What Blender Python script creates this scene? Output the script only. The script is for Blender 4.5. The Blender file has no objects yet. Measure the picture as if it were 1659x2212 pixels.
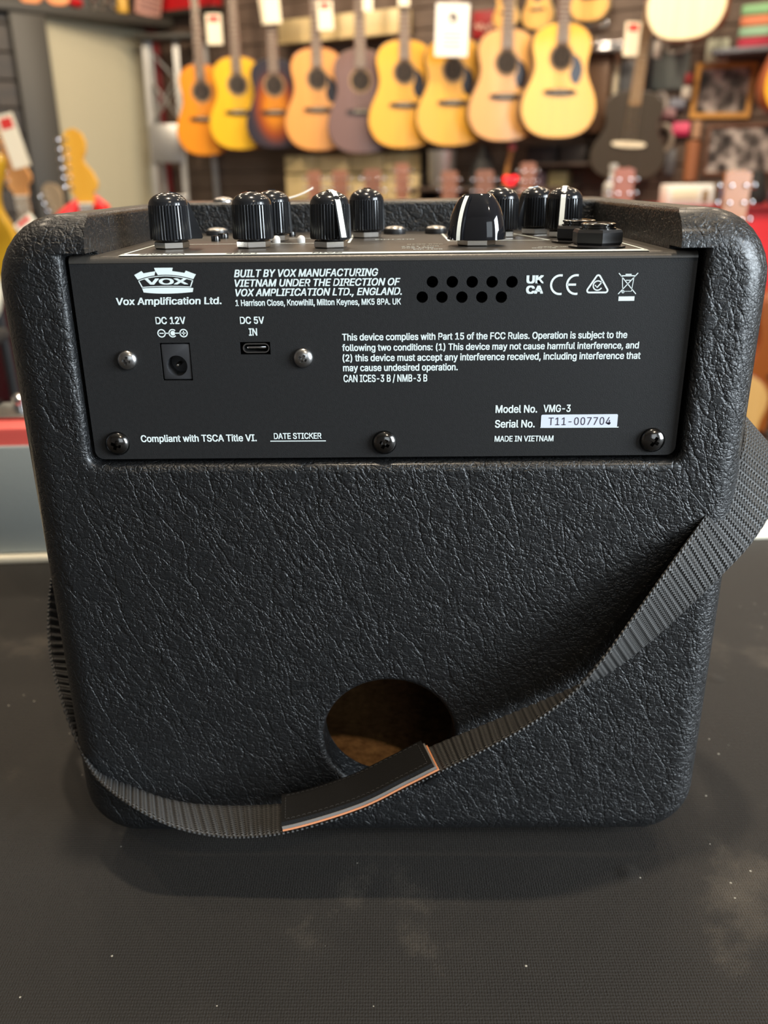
import bpy, bmesh, math, random
from mathutils import Vector, Matrix

random.seed(7)
scene = bpy.context.scene
COL = scene.collection
PI = math.pi

# ------------------------------------------------------------------ camera
cam_data = bpy.data.cameras.new('camera')
cam = bpy.data.objects.new('camera', cam_data)
COL.objects.link(cam)
CAM_POS = Vector((0.0021, -0.2611, 0.2372))
PITCH, YAW, ROLL = math.radians(21.46), math.radians(-0.54), math.radians(-0.62)
fw = Vector((math.sin(YAW) * math.cos(PITCH), math.cos(YAW) * math.cos(PITCH), -math.sin(PITCH)))
rt = Vector((math.cos(YAW), -math.sin(YAW), 0))
up = rt.cross(fw)
rt2 = rt * math.cos(ROLL) + up * math.sin(ROLL)
up2 = up * math.cos(ROLL) - rt * math.sin(ROLL)
cm = Matrix((rt2, up2, -fw)).transposed().to_4x4()
cm.translation = CAM_POS
cam.matrix_world = cm
cam_data.sensor_fit = 'VERTICAL'
cam_data.sensor_height = 36.0
cam_data.lens = 29.84
cam_data.clip_start = 0.01
cam_data.clip_end = 60
cam_data.dof.use_dof = True
cam_data.dof.focus_distance = 0.272
cam_data.dof.aperture_fstop = 10.8
cam_data.dof.aperture_blades = 0
scene.camera = cam

# ------------------------------------------------------------------ view, world, big lights
vs = scene.view_settings
scene.display_settings.display_device = 'sRGB'
vs.view_transform = 'Standard'
vs.look = 'None'
vs.exposure = 0.0
vs.gamma = 1.0
vs.use_curve_mapping = False

world = bpy.data.worlds.new('shop_ambient')
scene.world = world
world.use_nodes = True
world.node_tree.nodes['Background'].inputs[0].default_value = (1.0, 0.93, 0.85, 1)
world.node_tree.nodes['Background'].inputs[1].default_value = 0.10


def area_light(name, loc, target, size, power, color, shape='RECTANGLE', size_y=None, spread=180):
    ld = bpy.data.lights.new(name, 'AREA')
    ld.shape = shape
    ld.size = size
    if size_y:
        ld.size_y = size_y
    ld.energy = power
    ld.color = color
    ld.spread = math.radians(spread)
    o = bpy.data.objects.new(name, ld)
    COL.objects.link(o)
    o.location = loc
    d = Vector(target) - Vector(loc)
    o.rotation_euler = d.to_track_quat('-Z', 'Y').to_euler()
    return o


COOL = (0.82, 0.92, 1.0)
WARM = (1.0, 0.83, 0.62)
# shop-front window, behind the camera to the right
area_light('window_daylight', (2.5, -1.1, 0.75), (0.0, 0.0, 0.12), 1.5, 88, COOL, size_y=1.6, spread=115)
area_light('front_fill', (0.9, -3.0, 1.0), (0.0, 0.0, 0.15), 1.6, 15, COOL, size_y=1.4)  # unseen cool fill from behind the camera; no door stands there
# rows of ceiling spot lamps
for lx, ly, p in ((0.0, 0.05, 34), (-1.4, 0.6, 8), (1.4, 0.6, 8)):
    area_light('ceiling_spot', (lx, ly, 2.2), (lx, ly, 0), 0.10, p, WARM, 'DISK')
for lx in (-1.6, -0.8, 0.0, 0.8, 1.6):
    for ly in (1.7, 2.9, 4.1):
        area_light('ceiling_spot', (lx + 0.1, ly, 2.25), (lx, ly, 0), 0.15, 6, WARM, 'DISK')
area_light('ceiling_spot', (0.80, -1.70, 2.2), (0.0, 0.03, 0.05), 0.11, 15, WARM, 'DISK')
# track lamps washing the guitar wall
for lx, ly, p in ((-1.3, 3.2, 30), (-0.2, 2.9, 30), (0.9, 2.4, 28), (2.0, 2.2, 26)):
    area_light('track_lamp', (lx, ly, 2.15), (lx * 0.9, ly + 2.0, 0.55), 0.3, p, WARM, 'DISK')

# ------------------------------------------------------------------ materials


def mat(name, color, rough=0.5, metal=0.0, spec=0.5, coat=0.0, emit=0.0):
    m = bpy.data.materials.new(name)
    m.use_nodes = True
    b = m.node_tree.nodes['Principled BSDF']
    b.inputs['Base Color'].default_value = (*color, 1)
    b.inputs['Roughness'].default_value = rough
    b.inputs['Metallic'].default_value = metal
    b.inputs['Specular IOR Level'].default_value = spec
    if coat:
        b.inputs['Coat Weight'].default_value = coat
        b.inputs['Coat Roughness'].default_value = 0.08
    if emit:
        b.inputs['Emission Color'].default_value = (*color, 1)
        b.inputs['Emission Strength'].default_value = emit
    return m


def srgb(r, g, b):
    f = lambda c: (c / 255 / 12.92) if c / 255 <= 0.04045 else ((c / 255 + 0.055) / 1.055) ** 2.4
    return (f(r), f(g), f(b))


class NT:
    """small helper around a material's node tree"""

    def __init__(self, m):
        self.nt = m.node_tree
        self.bsdf = self.nt.nodes['Principled BSDF']

    def node(self, t, **kw):
        n = self.nt.nodes.new(t)
        for k, v in kw.items():
            setattr(n, k, v)
        return n

    def link(self, a, b):
        self.nt.links.new(a, b)

    def val(self, sock, v):
        if hasattr(v, 'default_value') or hasattr(v, 'is_linked'):
            self.link(v, sock)
        else:
            sock.default_value = v

    def math(self, op, a, b=0.0, c=None, clamp=False):
        n = self.node('ShaderNodeMath', operation=op, use_clamp=clamp)
        self.val(n.inputs[0], a)
        self.val(n.inputs[1], b)
        if c is not None:
            self.val(n.inputs[2], c)
        return n.outputs[0]

    def coords(self, scale=(1, 1, 1), rot=(0, 0, 0), out='Object'):
        tc = self.node('ShaderNodeTexCoord')
        mp = self.node('ShaderNodeMapping')
        mp.inputs['Scale'].default_value = scale
        mp.inputs['Rotation'].default_value = rot
        self.link(tc.outputs[out], mp.inputs['Vector'])
        return mp.outputs[0]

    def noise(self, vec, scale=5, detail=2, rough=0.5, out='Fac'):
        n = self.node('ShaderNodeTexNoise')
        n.inputs['Scale'].default_value = scale
        n.inputs['Detail'].default_value = detail
        n.inputs['Roughness'].default_value = rough
        self.link(vec, n.inputs['Vector'])
        return n.outputs[out]

    def voronoi(self, vec, scale=5, feature='DISTANCE_TO_EDGE', rnd=1.0):
        n = self.node('ShaderNodeTexVoronoi', feature=feature)
        n.inputs['Scale'].default_value = scale
        n.inputs['Randomness'].default_value = rnd
        self.link(vec, n.inputs['Vector'])
        return n.outputs['Distance']

    def vadd(self, a, b, s):
        m = self.node('ShaderNodeVectorMath', operation='SUBTRACT')
        self.link(b, m.inputs[0])
        m.inputs[1].default_value = (0.5, 0.5, 0.5)
        k = self.node('ShaderNodeVectorMath', operation='SCALE')
        self.link(m.outputs[0], k.inputs[0])
        k.inputs['Scale'].default_value = s
        d = self.node('ShaderNodeVectorMath', operation='ADD')
        self.link(a, d.inputs[0])
        self.link(k.outputs[0], d.inputs[1])
        return d.outputs[0]

    def ramp(self, fac, stops):
        n = self.node('ShaderNodeValToRGB')
        self.link(fac, n.inputs[0])
        el = n.color_ramp.elements
        while len(el) < len(stops):
            el.new(0.5)
        for e, (p, c) in zip(el, stops):
            e.position = p
            e.color = (*c, 1)
        return n.outputs[0]

    def smooth(self, v, lo, hi):
        n = self.node('ShaderNodeMapRange', interpolation_type='SMOOTHSTEP')
        self.val(n.inputs[0], v)
        n.inputs[1].default_value = lo
        n.inputs[2].default_value = hi
        return n.outputs[0]

    def bump(self, h, strength=1.0, dist=0.001):
        n = self.node('ShaderNodeBump')
        n.inputs['Strength'].default_value = strength
        n.inputs['Distance'].default_value = dist
        self.link(h, n.inputs['Height'])
        self.link(n.outputs[0], self.bsdf.inputs['Normal'])
        return n

    def color(self, c):
        self.link(c, self.bsdf.inputs['Base Color'])

    def rough(self, r):
        self.link(r, self.bsdf.inputs['Roughness'])


def make_tolex():
    m = mat('black_grained_vinyl', (0.0062, 0.0066, 0.0072), 0.42, spec=0.5, coat=0.28)
    m.node_tree.nodes['Principled BSDF'].inputs['Coat Roughness'].default_value = 0.20
    t = NT(m)
    base = t.coords()
    fine = t.noise(base, 420, 2, 0.6, 'Color')
    warped = t.vadd(base, fine, 0.0016)

    def mapped(v, scale, ang):
        mp = t.node('ShaderNodeMapping')
        mp.vector_type = 'TEXTURE'
        mp.inputs['Rotation'].default_value = (0, math.radians(ang), 0)
        mp.inputs['Scale'].default_value = scale
        t.link(v, mp.inputs['Vector'])
        return mp.outputs[0]

    def crease(scale, ang, width, detail=2.0, rough=0.5):
        n = t.noise(mapped(warped, scale, ang), 1.0, detail, rough)
        return t.smooth(t.math('ABSOLUTE', t.math('SUBTRACT', n, 0.5)), 0.0, width)
    long_ = crease((0.0085, 0.0085, 0.034), -22, 0.030, 2.0)
    long2 = crease((0.0070, 0.0070, 0.020), -48, 0.030, 2.0)
    mesh = crease((0.0042, 0.0042, 0.0050), 12, 0.055, 2.5, 0.55)
    cross = crease((0.0060, 0.0060, 0.0016), 6, 0.060, 2.0)
    v2 = mapped(warped, (0.0021, 0.0021, 0.0026), -14)
    cells = t.smooth(t.voronoi(v2, 1.0), 0.0, 0.13)
    patch = t.smooth(t.noise(base, 110, 2), 0.42, 0.60)
    grain = t.noise(base, 2300, 2)
    h = t.math('MULTIPLY', long_, 0.46)
    for part, k in ((long2, 0.26), (mesh, 0.34), (cross, 0.20)):
        h = t.math('ADD', h, t.math('MULTIPLY', part, k))
    h = t.math('ADD', h, t.math('MULTIPLY', cells, t.math('MULTIPLY_ADD', patch, 0.22, 0.10)))
    h = t.math('ADD', h, t.math('MULTIPLY', grain, 0.16))
    # butt seam of the covering down the middle of the rear face
    sp = t.node('ShaderNodeSeparateXYZ')
    t.link(base, sp.inputs[0])
    wav = t.math('MULTIPLY', t.math('SUBTRACT', t.noise(base, 60, 1), 0.5), 0.0012)
    off = t.math('ABSOLUTE', t.math('ADD', t.math('SUBTRACT', sp.outputs[0], 0.0008), wav))
    seam = t.smooth(off, 0.0001, 0.0007)
    h = t.math('ADD', h, t.math('MULTIPLY', seam, 0.16))
    t.bump(h, 1.0, 0.00038)
    t.rough(t.math('MULTIPLY_ADD', grain, 0.20, 0.33))
    return m


def make_powder():
    m = mat('charcoal_powder_coat', (0.024, 0.024, 0.025), 0.55, spec=0.32)
    t = NT(m)
    v = t.coords()
    n1 = t.noise(v, 3200, 2, 0.7)
    n2 = t.noise(v, 900, 2)
    t.bump(n1, 0.55, 0.00014)
    sc = t.ramp(n2, [(0.3, (0.0115, 0.0113, 0.0115)), (0.78, (0.0155, 0.0152, 0.0154))])
    t.color(sc)
    return m


def make_cloth():
    m = mat('black_ribbed_cloth', (0.02, 0.02, 0.02), 0.68, spec=0.35)
    m.node_tree.nodes['Principled BSDF'].inputs['Sheen Weight'].default_value = 0.10
    m.node_tree.nodes['Principled BSDF'].inputs['Sheen Roughness'].default_value = 0.45
    m.node_tree.nodes['Principled BSDF'].inputs['Sheen Tint'].default_value = (1.0, 0.86, 0.72, 1)
    t = NT(m)
    v = t.coords()
    sp = t.node('ShaderNodeSeparateXYZ')
    t.link(v, sp.inputs[0])
    wob = t.noise(v, 40, 2)
    ribs = t.math('SINE', t.math('ADD', t.math('MULTIPLY', sp.outputs[1], 2 * PI / 0.0012), t.math('MULTIPLY', wob, 3.0)))
    cross = t.math('SINE', t.math('MULTIPLY', sp.outputs[0], 2 * PI / 0.0009))
    fz = t.noise(v, 1500, 2)
    dimple = t.smooth(t.voronoi(v, 26, 'F1'), 0.0, 0.16)
    dm = t.smooth(t.noise(v, 14, 1), 0.50, 0.66)
    h = t.math('ADD', t.math('MULTIPLY', ribs, 0.10), t.math('MULTIPLY', cross, 0.06))
    h = t.math('ADD', h, t.math('MULTIPLY', fz, 0.55))
    h = t.math('ADD', h, t.math('MULTIPLY', t.math('MULTIPLY', t.math('SUBTRACT', 1.0, dimple), dm), 1.2))
    t.bump(h, 0.75, 0.0006)
    # dusty smears and lint specks
    smear = t.noise(v, 11, 5, 0.62)
    smear = t.smooth(smear, 0.50, 0.78)
    dark = t.noise(v, 900, 3, 0.6)
    fac = t.math('ADD', t.math('MULTIPLY', smear, 0.62), t.math('MULTIPLY', dark, 0.30))
    cl = t.ramp(fac, [(0.0, (0.0048, 0.0043, 0.0039)), (0.35, (0.0088, 0.0079, 0.0070)), (1.0, (0.068, 0.058, 0.045))])
    sk = t.voronoi(v, 150, 'F1')
    speck = t.math('LESS_THAN', sk, t.math('MULTIPLY', t.smooth(t.noise(v, 45, 1), 0.40, 0.68), 0.062))
    mix = t.node('ShaderNodeMix', data_type='RGBA')
    t.link(speck, mix.inputs[0])
    t.link(cl, mix.inputs[6])
    mix.inputs[7].default_value = (0.32, 0.31, 0.27, 1)
    t.color(mix.outputs[2])
    return m


def make_webbing():
    m = mat('grey_black_webbing', (0.022, 0.0215, 0.021), 0.55, spec=0.45)
    t = NT(m)
    uv = t.node('ShaderNodeUVMap')
    uv.uv_map = 'UVMap'
    sp = t.node('ShaderNodeSeparateXYZ')
    t.link(uv.outputs[0], sp.inputs[0])
    u, v = sp.outputs[0], sp.outputs[1]
    yarn = t.math('SINE', t.math('MULTIPLY', v, 2 * PI / 0.00125))
    zig = t.math('SINE', t.math('ADD', t.math('MULTIPLY', u, 2 * PI / 0.0017), t.math('MULTIPLY', yarn, 1.3)))
    h = t.math('ADD', t.math('MULTIPLY', yarn, 0.5), t.math('MULTIPLY', zig, 0.5))
    t.bump(h, 1.0, 0.00035)
    c = t.ramp(t.math('MULTIPLY_ADD', h, 0.5, 0.5), [(0.15, (0.014, 0.0136, 0.0132)), (0.9, (0.068, 0.066, 0.063))])
    t.color(c)
    return m


def make_wood(name, c1, c2, rough=0.35, scale=30, stretch=0.08, coat=0.0, rot=(0, 0, 0)):
    m = mat(name, c1, rough, coat=coat)
    t = NT(m)
    v = t.coords((1, 1, stretch), rot)
    n = t.noise(v, scale, 4, 0.6)
    t.color(t.ramp(n, [(0.3, c1), (0.7, c2)]))
    return m


def make_burst():
    m = mat('sunburst_lacquer', (0.3, 0.1, 0.02), 0.2, coat=0.5)
    t = NT(m)
    tc = t.node('ShaderNodeTexCoord')
    sp = t.node('ShaderNodeSeparateXYZ')
    t.link(tc.outputs['Object'], sp.inputs[0])
    x = t.math('DIVIDE', sp.outputs[0], 0.16)
    z = t.math('DIVIDE', t.math('SUBTRACT', sp.outputs[2], 0.21), 0.25)
    r = t.math('SQRT', t.math('ADD', t.math('MULTIPLY', x, x), t.math('MULTIPLY', z, z)))
    t.color(t.ramp(r, [(0.25, srgb(215, 135, 30)), (0.55, srgb(150, 70, 30)), (0.78, srgb(62, 52, 60)), (1.0, srgb(50, 48, 58))]))
    return m


def make_photo(name, seed):
    m = mat(name, (0.2, 0.2, 0.2), 0.35)
    t = NT(m)
    v = t.coords((1, 1, 1))
    n = t.noise(v, 13 + seed, 3, 0.55)
    w = t.voronoi(v, 16 + 3 * seed, 'F1')
    f = t.math('ADD', t.math('MULTIPLY', n, 0.8), t.math('MULTIPLY', w, 0.4))
    t.color(t.ramp(f, [(0.42, (0.02, 0.017, 0.018)), (0.56, (0.12, 0.105, 0.10)), (0.74, (0.62, 0.56, 0.53))]))
    return m


def make_slats(name, c1, c2, pitch, axis=2, rough=0.5):
    m = mat(name, c1, rough)
    t = NT(m)
    v = t.coords()
    sp = t.node('ShaderNodeSeparateXYZ')
    t.link(v, sp.inputs[0])
    f = t.math('FRACT', t.math('DIVIDE', sp.outputs[axis], pitch))
    groove = t.math('ADD', t.smooth(f, 0.0, 0.10), 0.0)
    n = t.noise(t.coords((1, 1, 6)), 6, 4, 0.6)
    t.color(t.ramp(n, [(0.3, c1), (0.75, c2)]))
    t.bump(groove, 1.0, 0.012)
    return m


M = {}
M['tolex'] = make_tolex()
M['powder'] = make_powder()
M['cloth'] = make_cloth()
M['web'] = make_webbing()
M['taupe'] = mat('taupe_control_plate', (0.060, 0.053, 0.045), 0.36, metal=0.25)
NT(M['taupe']).bump(NT(M['taupe']).noise(NT(M['taupe']).coords(), 2500, 2), 0.35, 0.0001)
M['print'] = mat('pale_print', srgb(226, 236, 234), 0.55)
M['print_dark'] = mat('dark_print', srgb(58, 52, 70), 0.5)
M['sticker'] = mat('white_sticker', srgb(214, 220, 232), 0.4)
M['knob'] = mat('black_knob_plastic', (0.011, 0.0115, 0.013), 0.16, spec=0.6)
M['knobgloss'] = mat('glossy_black_plastic', (0.010, 0.010, 0.012), 0.05, spec=0.6, coat=0.3)
M['pointer'] = mat('white_pointer_paint', srgb(235, 236, 226), 0.35)
M['nut'] = mat('nickel_nut', (0.62, 0.58, 0.53), 0.24, metal=1.0)
M['blacknut'] = mat('black_nylon_nut', (0.014, 0.014, 0.015), 0.34)
M['blackchrome'] = mat('black_chrome', (0.13, 0.125, 0.12), 0.16, metal=1.0)
M['steel'] = mat('zinc_steel', (0.42, 0.41, 0.40), 0.28, metal=1.0)
M['chrome'] = mat('chrome', (0.78, 0.78, 0.80), 0.12, metal=1.0)
M['silver'] = mat('silver_button_cap', (0.45, 0.43, 0.40), 0.3, metal=0.8)
M['blackplastic'] = mat('black_plastic', (0.016, 0.016, 0.017), 0.4)
M['jackgrey'] = mat('dark_grey_socket_plastic', (0.032, 0.032, 0.034), 0.38)
M['void'] = mat('matt_black_inside', (0.004, 0.004, 0.004), 0.9)
M['rubber'] = mat('black_rubber', (0.01, 0.01, 0.01), 0.7)
M['led'] = mat('clear_led', (0.75, 0.74, 0.72), 0.15)
M['leather'] = mat('black_leather', (0.009, 0.0088, 0.0088), 0.5)
NT(M['leather']).bump(NT(M['leather']).noise(NT(M['leather']).coords(), 1600, 2), 0.5, 0.0002)
M['felt_grey'] = mat('grey_felt_layer', srgb(120, 116, 112), 0.8)
M['felt_orange'] = mat('raw_leather_edge', srgb(214, 140, 96), 0.7)
M['thread'] = mat('black_thread', (0.03, 0.029, 0.028), 0.6)
M['paper'] = mat('white_paper', srgb(240, 238, 232), 0.6)
M['paper_cream'] = mat('cream_card', srgb(248, 236, 208), 0.6)
M['red_print'] = mat('red_print', srgb(225, 60, 55), 0.5)
M['grey_print'] = mat('grey_print', srgb(120, 115, 112), 0.6)
t_ = NT(mat('brown_fibreboard', srgb(120, 84, 48), 0.8))
t_.color(t_.ramp(t_.noise(t_.coords(), 220, 4, 0.7), [(0.3, srgb(118, 80, 44)), (0.7, srgb(196, 146, 90))]))
M['mdf'] = bpy.data.materials['brown_fibreboard']

M['cream_laminate'] = mat('cream_laminate', srgb(244, 237, 216), 0.45)
M['red'] = mat('red_paint', srgb(200, 28, 34), 0.5)
M['red_deep'] = mat('deep_red_paint', srgb(150, 26, 30), 0.5)
M['red_bright'] = mat('bright_red_panel', srgb(235, 30, 38), 0.45)
M['greenwall'] = mat('sage_wall_paint', srgb(182, 176, 152), 0.32)
M['darkpost'] = mat('dark_grey_post', srgb(50, 47, 41), 0.5)
M['slatdark'] = make_slats('dark_timber_slats', srgb(34, 27, 20), srgb(60, 47, 33), 0.14)
M['slatback'] = make_slats('brown_slatwall', srgb(88, 72, 62), srgb(114, 96, 84), 0.10)
M['floor'] = make_wood('grey_shop_carpet', srgb(60, 58, 56), srgb(84, 80, 76), 0.9, 90, 1.0)
M['ceiling'] = mat('pale_ceiling', srgb(205, 200, 190), 0.8)
M['wallgrey'] = mat('warm_grey_wall', srgb(120, 112, 104), 0.7)
M['alu'] = mat('brushed_aluminium', (0.55, 0.54, 0.52), 0.38, metal=0.85)
M['tan'] = make_wood('tan_birch', srgb(206, 182, 130), srgb(226, 204, 156), 0.5, 8, 0.5)
M['tan_dark'] = mat('shadow_gap_brown', srgb(40, 32, 26), 0.7)
M['rosewood'] = make_wood('rosewood', srgb(88, 66, 56), srgb(116, 90, 76), 0.45, 40, 0.08)
M['mahogany'] = make_wood('mahogany', srgb(140, 72, 44), srgb(172, 96, 58), 0.35, 40, 0.08, 0.3)
M['ebony'] = mat('ebony', srgb(40, 34, 32), 0.4)
M['fret'] = mat('fret_wire', (0.75, 0.68, 0.55), 0.3, metal=1.0)
M['bone'] = mat('bone', srgb(235, 225, 200), 0.4)
M['hole'] = mat('soundhole_shade', srgb(46, 38, 34), 0.8)
M['rosette'] = mat('rosette_ring', srgb(150, 120, 84), 0.5)
M['pickguard'] = mat('black_pickguard', srgb(38, 32, 34), 0.2)
M['headveneer'] = make_wood('brown_head_veneer', srgb(128, 84, 66), srgb(156, 108, 86), 0.35, 40, 0.1)
M['maple'] = make_wood('amber_maple', srgb(236, 168, 52), srgb(244, 182, 70), 0.3, 30, 0.1, 0.4)
M['maple_pale'] = make_wood('pale_orange_maple', srgb(226, 160, 96), srgb(236, 176, 112), 0.3, 30, 0.1, 0.3)
M['maple_orange'] = make_wood('orange_head_veneer', srgb(204, 128, 70), srgb(218, 146, 86), 0.3, 30, 0.1, 0.3)
M['head_red'] = make_wood('reddish_head_veneer', srgb(184, 108, 84), srgb(200, 124, 98), 0.3, 30, 0.1, 0.3)
M['fretmaple'] = make_wood('greyed_maple', srgb(150, 130, 104), srgb(172, 150, 118), 0.4, 30, 0.1)


def top_wood(name, r, g, b, rough=0.28):
    a = srgb(r, g, b)
    c = srgb(r * 0.95, g * 0.92, b * 0.85)
    return make_wood(name, a, c, rough, 60, 0.02, 0.35)


# ------------------------------------------------------------------ mesh helpers


def catmull(pts, n=6, closed=False):
    out = []
    N = len(pts)
    rng = range(N if closed else N - 1)
    for i in rng:
        if closed:
            p0, p1, p2, p3 = pts[(i - 1) % N], pts[i], pts[(i + 1) % N], pts[(i + 2) % N]
        else:
            p0, p1, p2, p3 = pts[max(i - 1, 0)], pts[i], pts[i + 1], pts[min(i + 2, N - 1)]
        for k in range(n):
            t = k / n
            out.append(tuple(0.5 * (2 * b + (c - a) * t + (2 * a - 5 * b + 4 * c - d) * t * t + (3 * b - a - 3 * c + d) * t ** 3)
                             for a, b, c, d in zip(p0, p1, p2, p3)))
    if not closed:
        out.append(tuple(pts[-1]))
    return out


def loft(bm, rings, cap=True, closed=True):
    vr = [[bm.verts.new(p) for p in r] for r in rings]
    n = len(vr[0])
    for a, b in zip(vr, vr[1:]):
        for i in range(n if closed else n - 1):
            j = (i + 1) % n
            bm.faces.new((a[i], a[j], b[j], b[i]))
    if cap:
        bm.faces.new(list(reversed(vr[0])))
        bm.faces.new(vr[-1])
    return vr


def box(bm, c, s, M_=None, bevel=0.0, seg=2):
    x, y, z = c
    hx, hy, hz = s[0] / 2, s[1] / 2, s[2] / 2
    vs_ = [bm.verts.new((x + i * hx, y + j * hy, z + k * hz)) for k in (-1, 1) for j in (-1, 1) for i in (-1, 1)]
    fs = [bm.faces.new([vs_[i] for i in q]) for q in ((0, 2, 3, 1), (4, 5, 7, 6), (0, 1, 5, 4), (2, 6, 7, 3), (0, 4, 6, 2), (1, 3, 7, 5))]
    geo = vs_
    if bevel > 0:
        es = list({e for f in fs for e in f.edges})
        r = bmesh.ops.bevel(bm, geom=es, offset=bevel, segments=seg, affect='EDGES', profile=0.5)
        geo = list({v for f in r['faces'] for v in f.verts} | {v for v in vs_ if v.is_valid})
    if M_ is not None:
        bmesh.ops.transform(bm, matrix=M_, verts=geo)
    return geo


def ring(r, h, n, ph=0.0):
    return [(r * math.cos(ph + 2 * PI * i / n), r * math.sin(ph + 2 * PI * i / n), h) for i in range(n)]


def lathe(bm, prof, n=32, M_=None, ph=0.0, cap=True):
    rings = [[Vector(p) if M_ is None else M_ @ Vector(p) for p in ring(max(r, 1e-5), h, n, ph)] for r, h in prof]
    return loft(bm, rings, cap)


def prism(bm, out, h0, h1, M_=None):
    f = (lambda p: Vector(p)) if M_ is None else (lambda p: M_ @ Vector(p))
    return loft(bm, [[f((x, y, h0)) for x, y in out], [f((x, y, h1)) for x, y in out]])


def tube(bm, pts, r, n=8, cap=True):
    pts = [Vector(p) for p in pts]
    rings = []
    prev = None
    for i, p in enumerate(pts):
        d = (pts[min(i + 1, len(pts) - 1)] - pts[max(i - 1, 0)]).normalized()
        if prev is None:
            a = d.orthogonal().normalized()
        else:
            a = (prev - d * prev.dot(d)).normalized()
        prev = a
        b = d.cross(a)
        rr = r[i] if isinstance(r, (list, tuple)) else r
        rings.append([p + (a * math.cos(2 * PI * k / n) + b * math.sin(2 * PI * k / n)) * rr for k in range(n)])
    loft(bm, rings, cap)


# local (u, v, w) -> (u, w, v): outlines drawn in x/z, thickness along y
XZ = Matrix(((1, 0, 0, 0), (0, 0, 1, 0), (0, 1, 0, 0), (0, 0, 0, 1)))


def finish(me, bm, angle=35):
    bmesh.ops.recalc_face_normals(bm, faces=bm.faces)
    bm.to_mesh(me)
    bm.free()
    smooth(me, angle)


def smooth(me, angle=35):
    me.polygons.foreach_set('use_smooth', [True] * len(me.polygons))
    me.set_sharp_from_angle(angle=math.radians(angle))
    me.update()


def obj(name, bm, m, parent=None, angle=35, label=None):
    me = bpy.data.meshes.new(name)
    finish(me, bm, angle)
    if m is not None:
        me.materials.append(m)
    o = bpy.data.objects.new(name, me)
    COL.objects.link(o)
    if parent is not None:
        o.parent = parent
    if label:
        o['label'] = label
    return o


def thing(name, label, cat, loc=(0, 0, 0), rot=(0, 0, 0), group=None):
    o = bpy.data.objects.new(name, None)
    o.empty_display_size = 0.02
    COL.objects.link(o)
    o.location = loc
    o.rotation_euler = rot
    tag(o, label, cat, group)
    return o


def tag(o, label, cat, group=None):
    o['label'] = label
    o['category'] = cat
    if group:
        o['group'] = group
    return o


def struct(name, bm, m, label=None):
    o = obj(name, bm, m)
    o['kind'] = 'structure'
    o['category'] = name.split('_')[0]
    if label:
        o['label'] = label
    return o


def boolean(o, cutters, angle=35):
    """subtract each cutter from o and keep the result as o's own mesh"""
    for c in cutters:
        md = o.modifiers.new('cut', 'BOOLEAN')
        md.operation = 'DIFFERENCE'
        md.solver = 'EXACT'
        md.object = c
    dg = bpy.context.evaluated_depsgraph_get()
    dg.update()
    me = bpy.data.meshes.new_from_object(o.evaluated_get(dg))
    o.modifiers.clear()
    old = o.data
    o.data = me
    me.name = old.name
    bpy.data.meshes.remove(old)
    for c in cutters:
        cm_ = c.data
        bpy.data.objects.remove(c)
        bpy.data.meshes.remove(cm_)
    smooth(me, angle)


def cutter(fn):
    bm = bmesh.new()
    fn(bm)
    me = bpy.data.meshes.new('cutter')
    bmesh.ops.recalc_face_normals(bm, faces=bm.faces)
    bm.to_mesh(me)
    bm.free()
    o = bpy.data.objects.new('cutter', me)
    COL.objects.link(o)
    return o


def weighted(o):
    md = o.modifiers.new('weighted_normals', 'WEIGHTED_NORMAL')
    md.keep_sharp = True


def rrect(hx0, hx1, z0, z1, r, n=6, r_top=None):
    """rounded rectangle outline in x/z, counter-clockwise from the lower right corner"""
    rt_ = r if r_top is None else r_top
    pts = []
    for cx, cz, a0, rr in ((hx1 - r, z0 + r, -PI / 2, r), (hx1 - rt_, z1 - rt_, 0, rt_), (hx0 + rt_, z1 - rt_, PI / 2, rt_), (hx0 + r, z0 + r, PI, r)):
        for k in range(n + 1):
            a = a0 + k / n * PI / 2
            pts.append((cx + rr * math.cos(a), cz + rr * math.sin(a)))
    return pts


_FONT = None
try:            # the grotesque that ships with Blender itself; its built-in face otherwise
    import os
    _fp = os.path.join(bpy.utils.system_resource('DATAFILES', path='fonts'), 'Inter.woff2')
    if os.path.exists(_fp):
        _FONT = bpy.data.fonts.load(_fp)
except Exception:
    _FONT = None


def text_mesh(s, offset=0.0, shear=0.0, spacing=1.0):
    cu = bpy.data.curves.new('lettering', 'FONT')
    cu.body = s
    if _FONT is not None:
        cu.font = _FONT
    cu.size = 1.0
    cu.offset = offset
    cu.shear = shear
    cu.space_character = spacing
    cu.resolution_u = 3
    o = bpy.data.objects.new('lettering', cu)
    COL.objects.link(o)
    dg = bpy.context.evaluated_depsgraph_get()
    dg.update()
    me = bpy.data.meshes.new_from_object(o.evaluated_get(dg))
    vs_ = [tuple(v.co[:2]) for v in me.vertices]
    fs = [tuple(p.vertices) for p in me.polygons]
    bpy.data.objects.remove(o)
    bpy.data.curves.remove(cu)
    bpy.data.meshes.remove(me)
    return vs_, fs


def cap_height(offset):
    v, _ = text_mesh('H', offset)
    ys = [p[1] for p in v]
    return max(ys), min(ys)


_cap = {}


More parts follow.
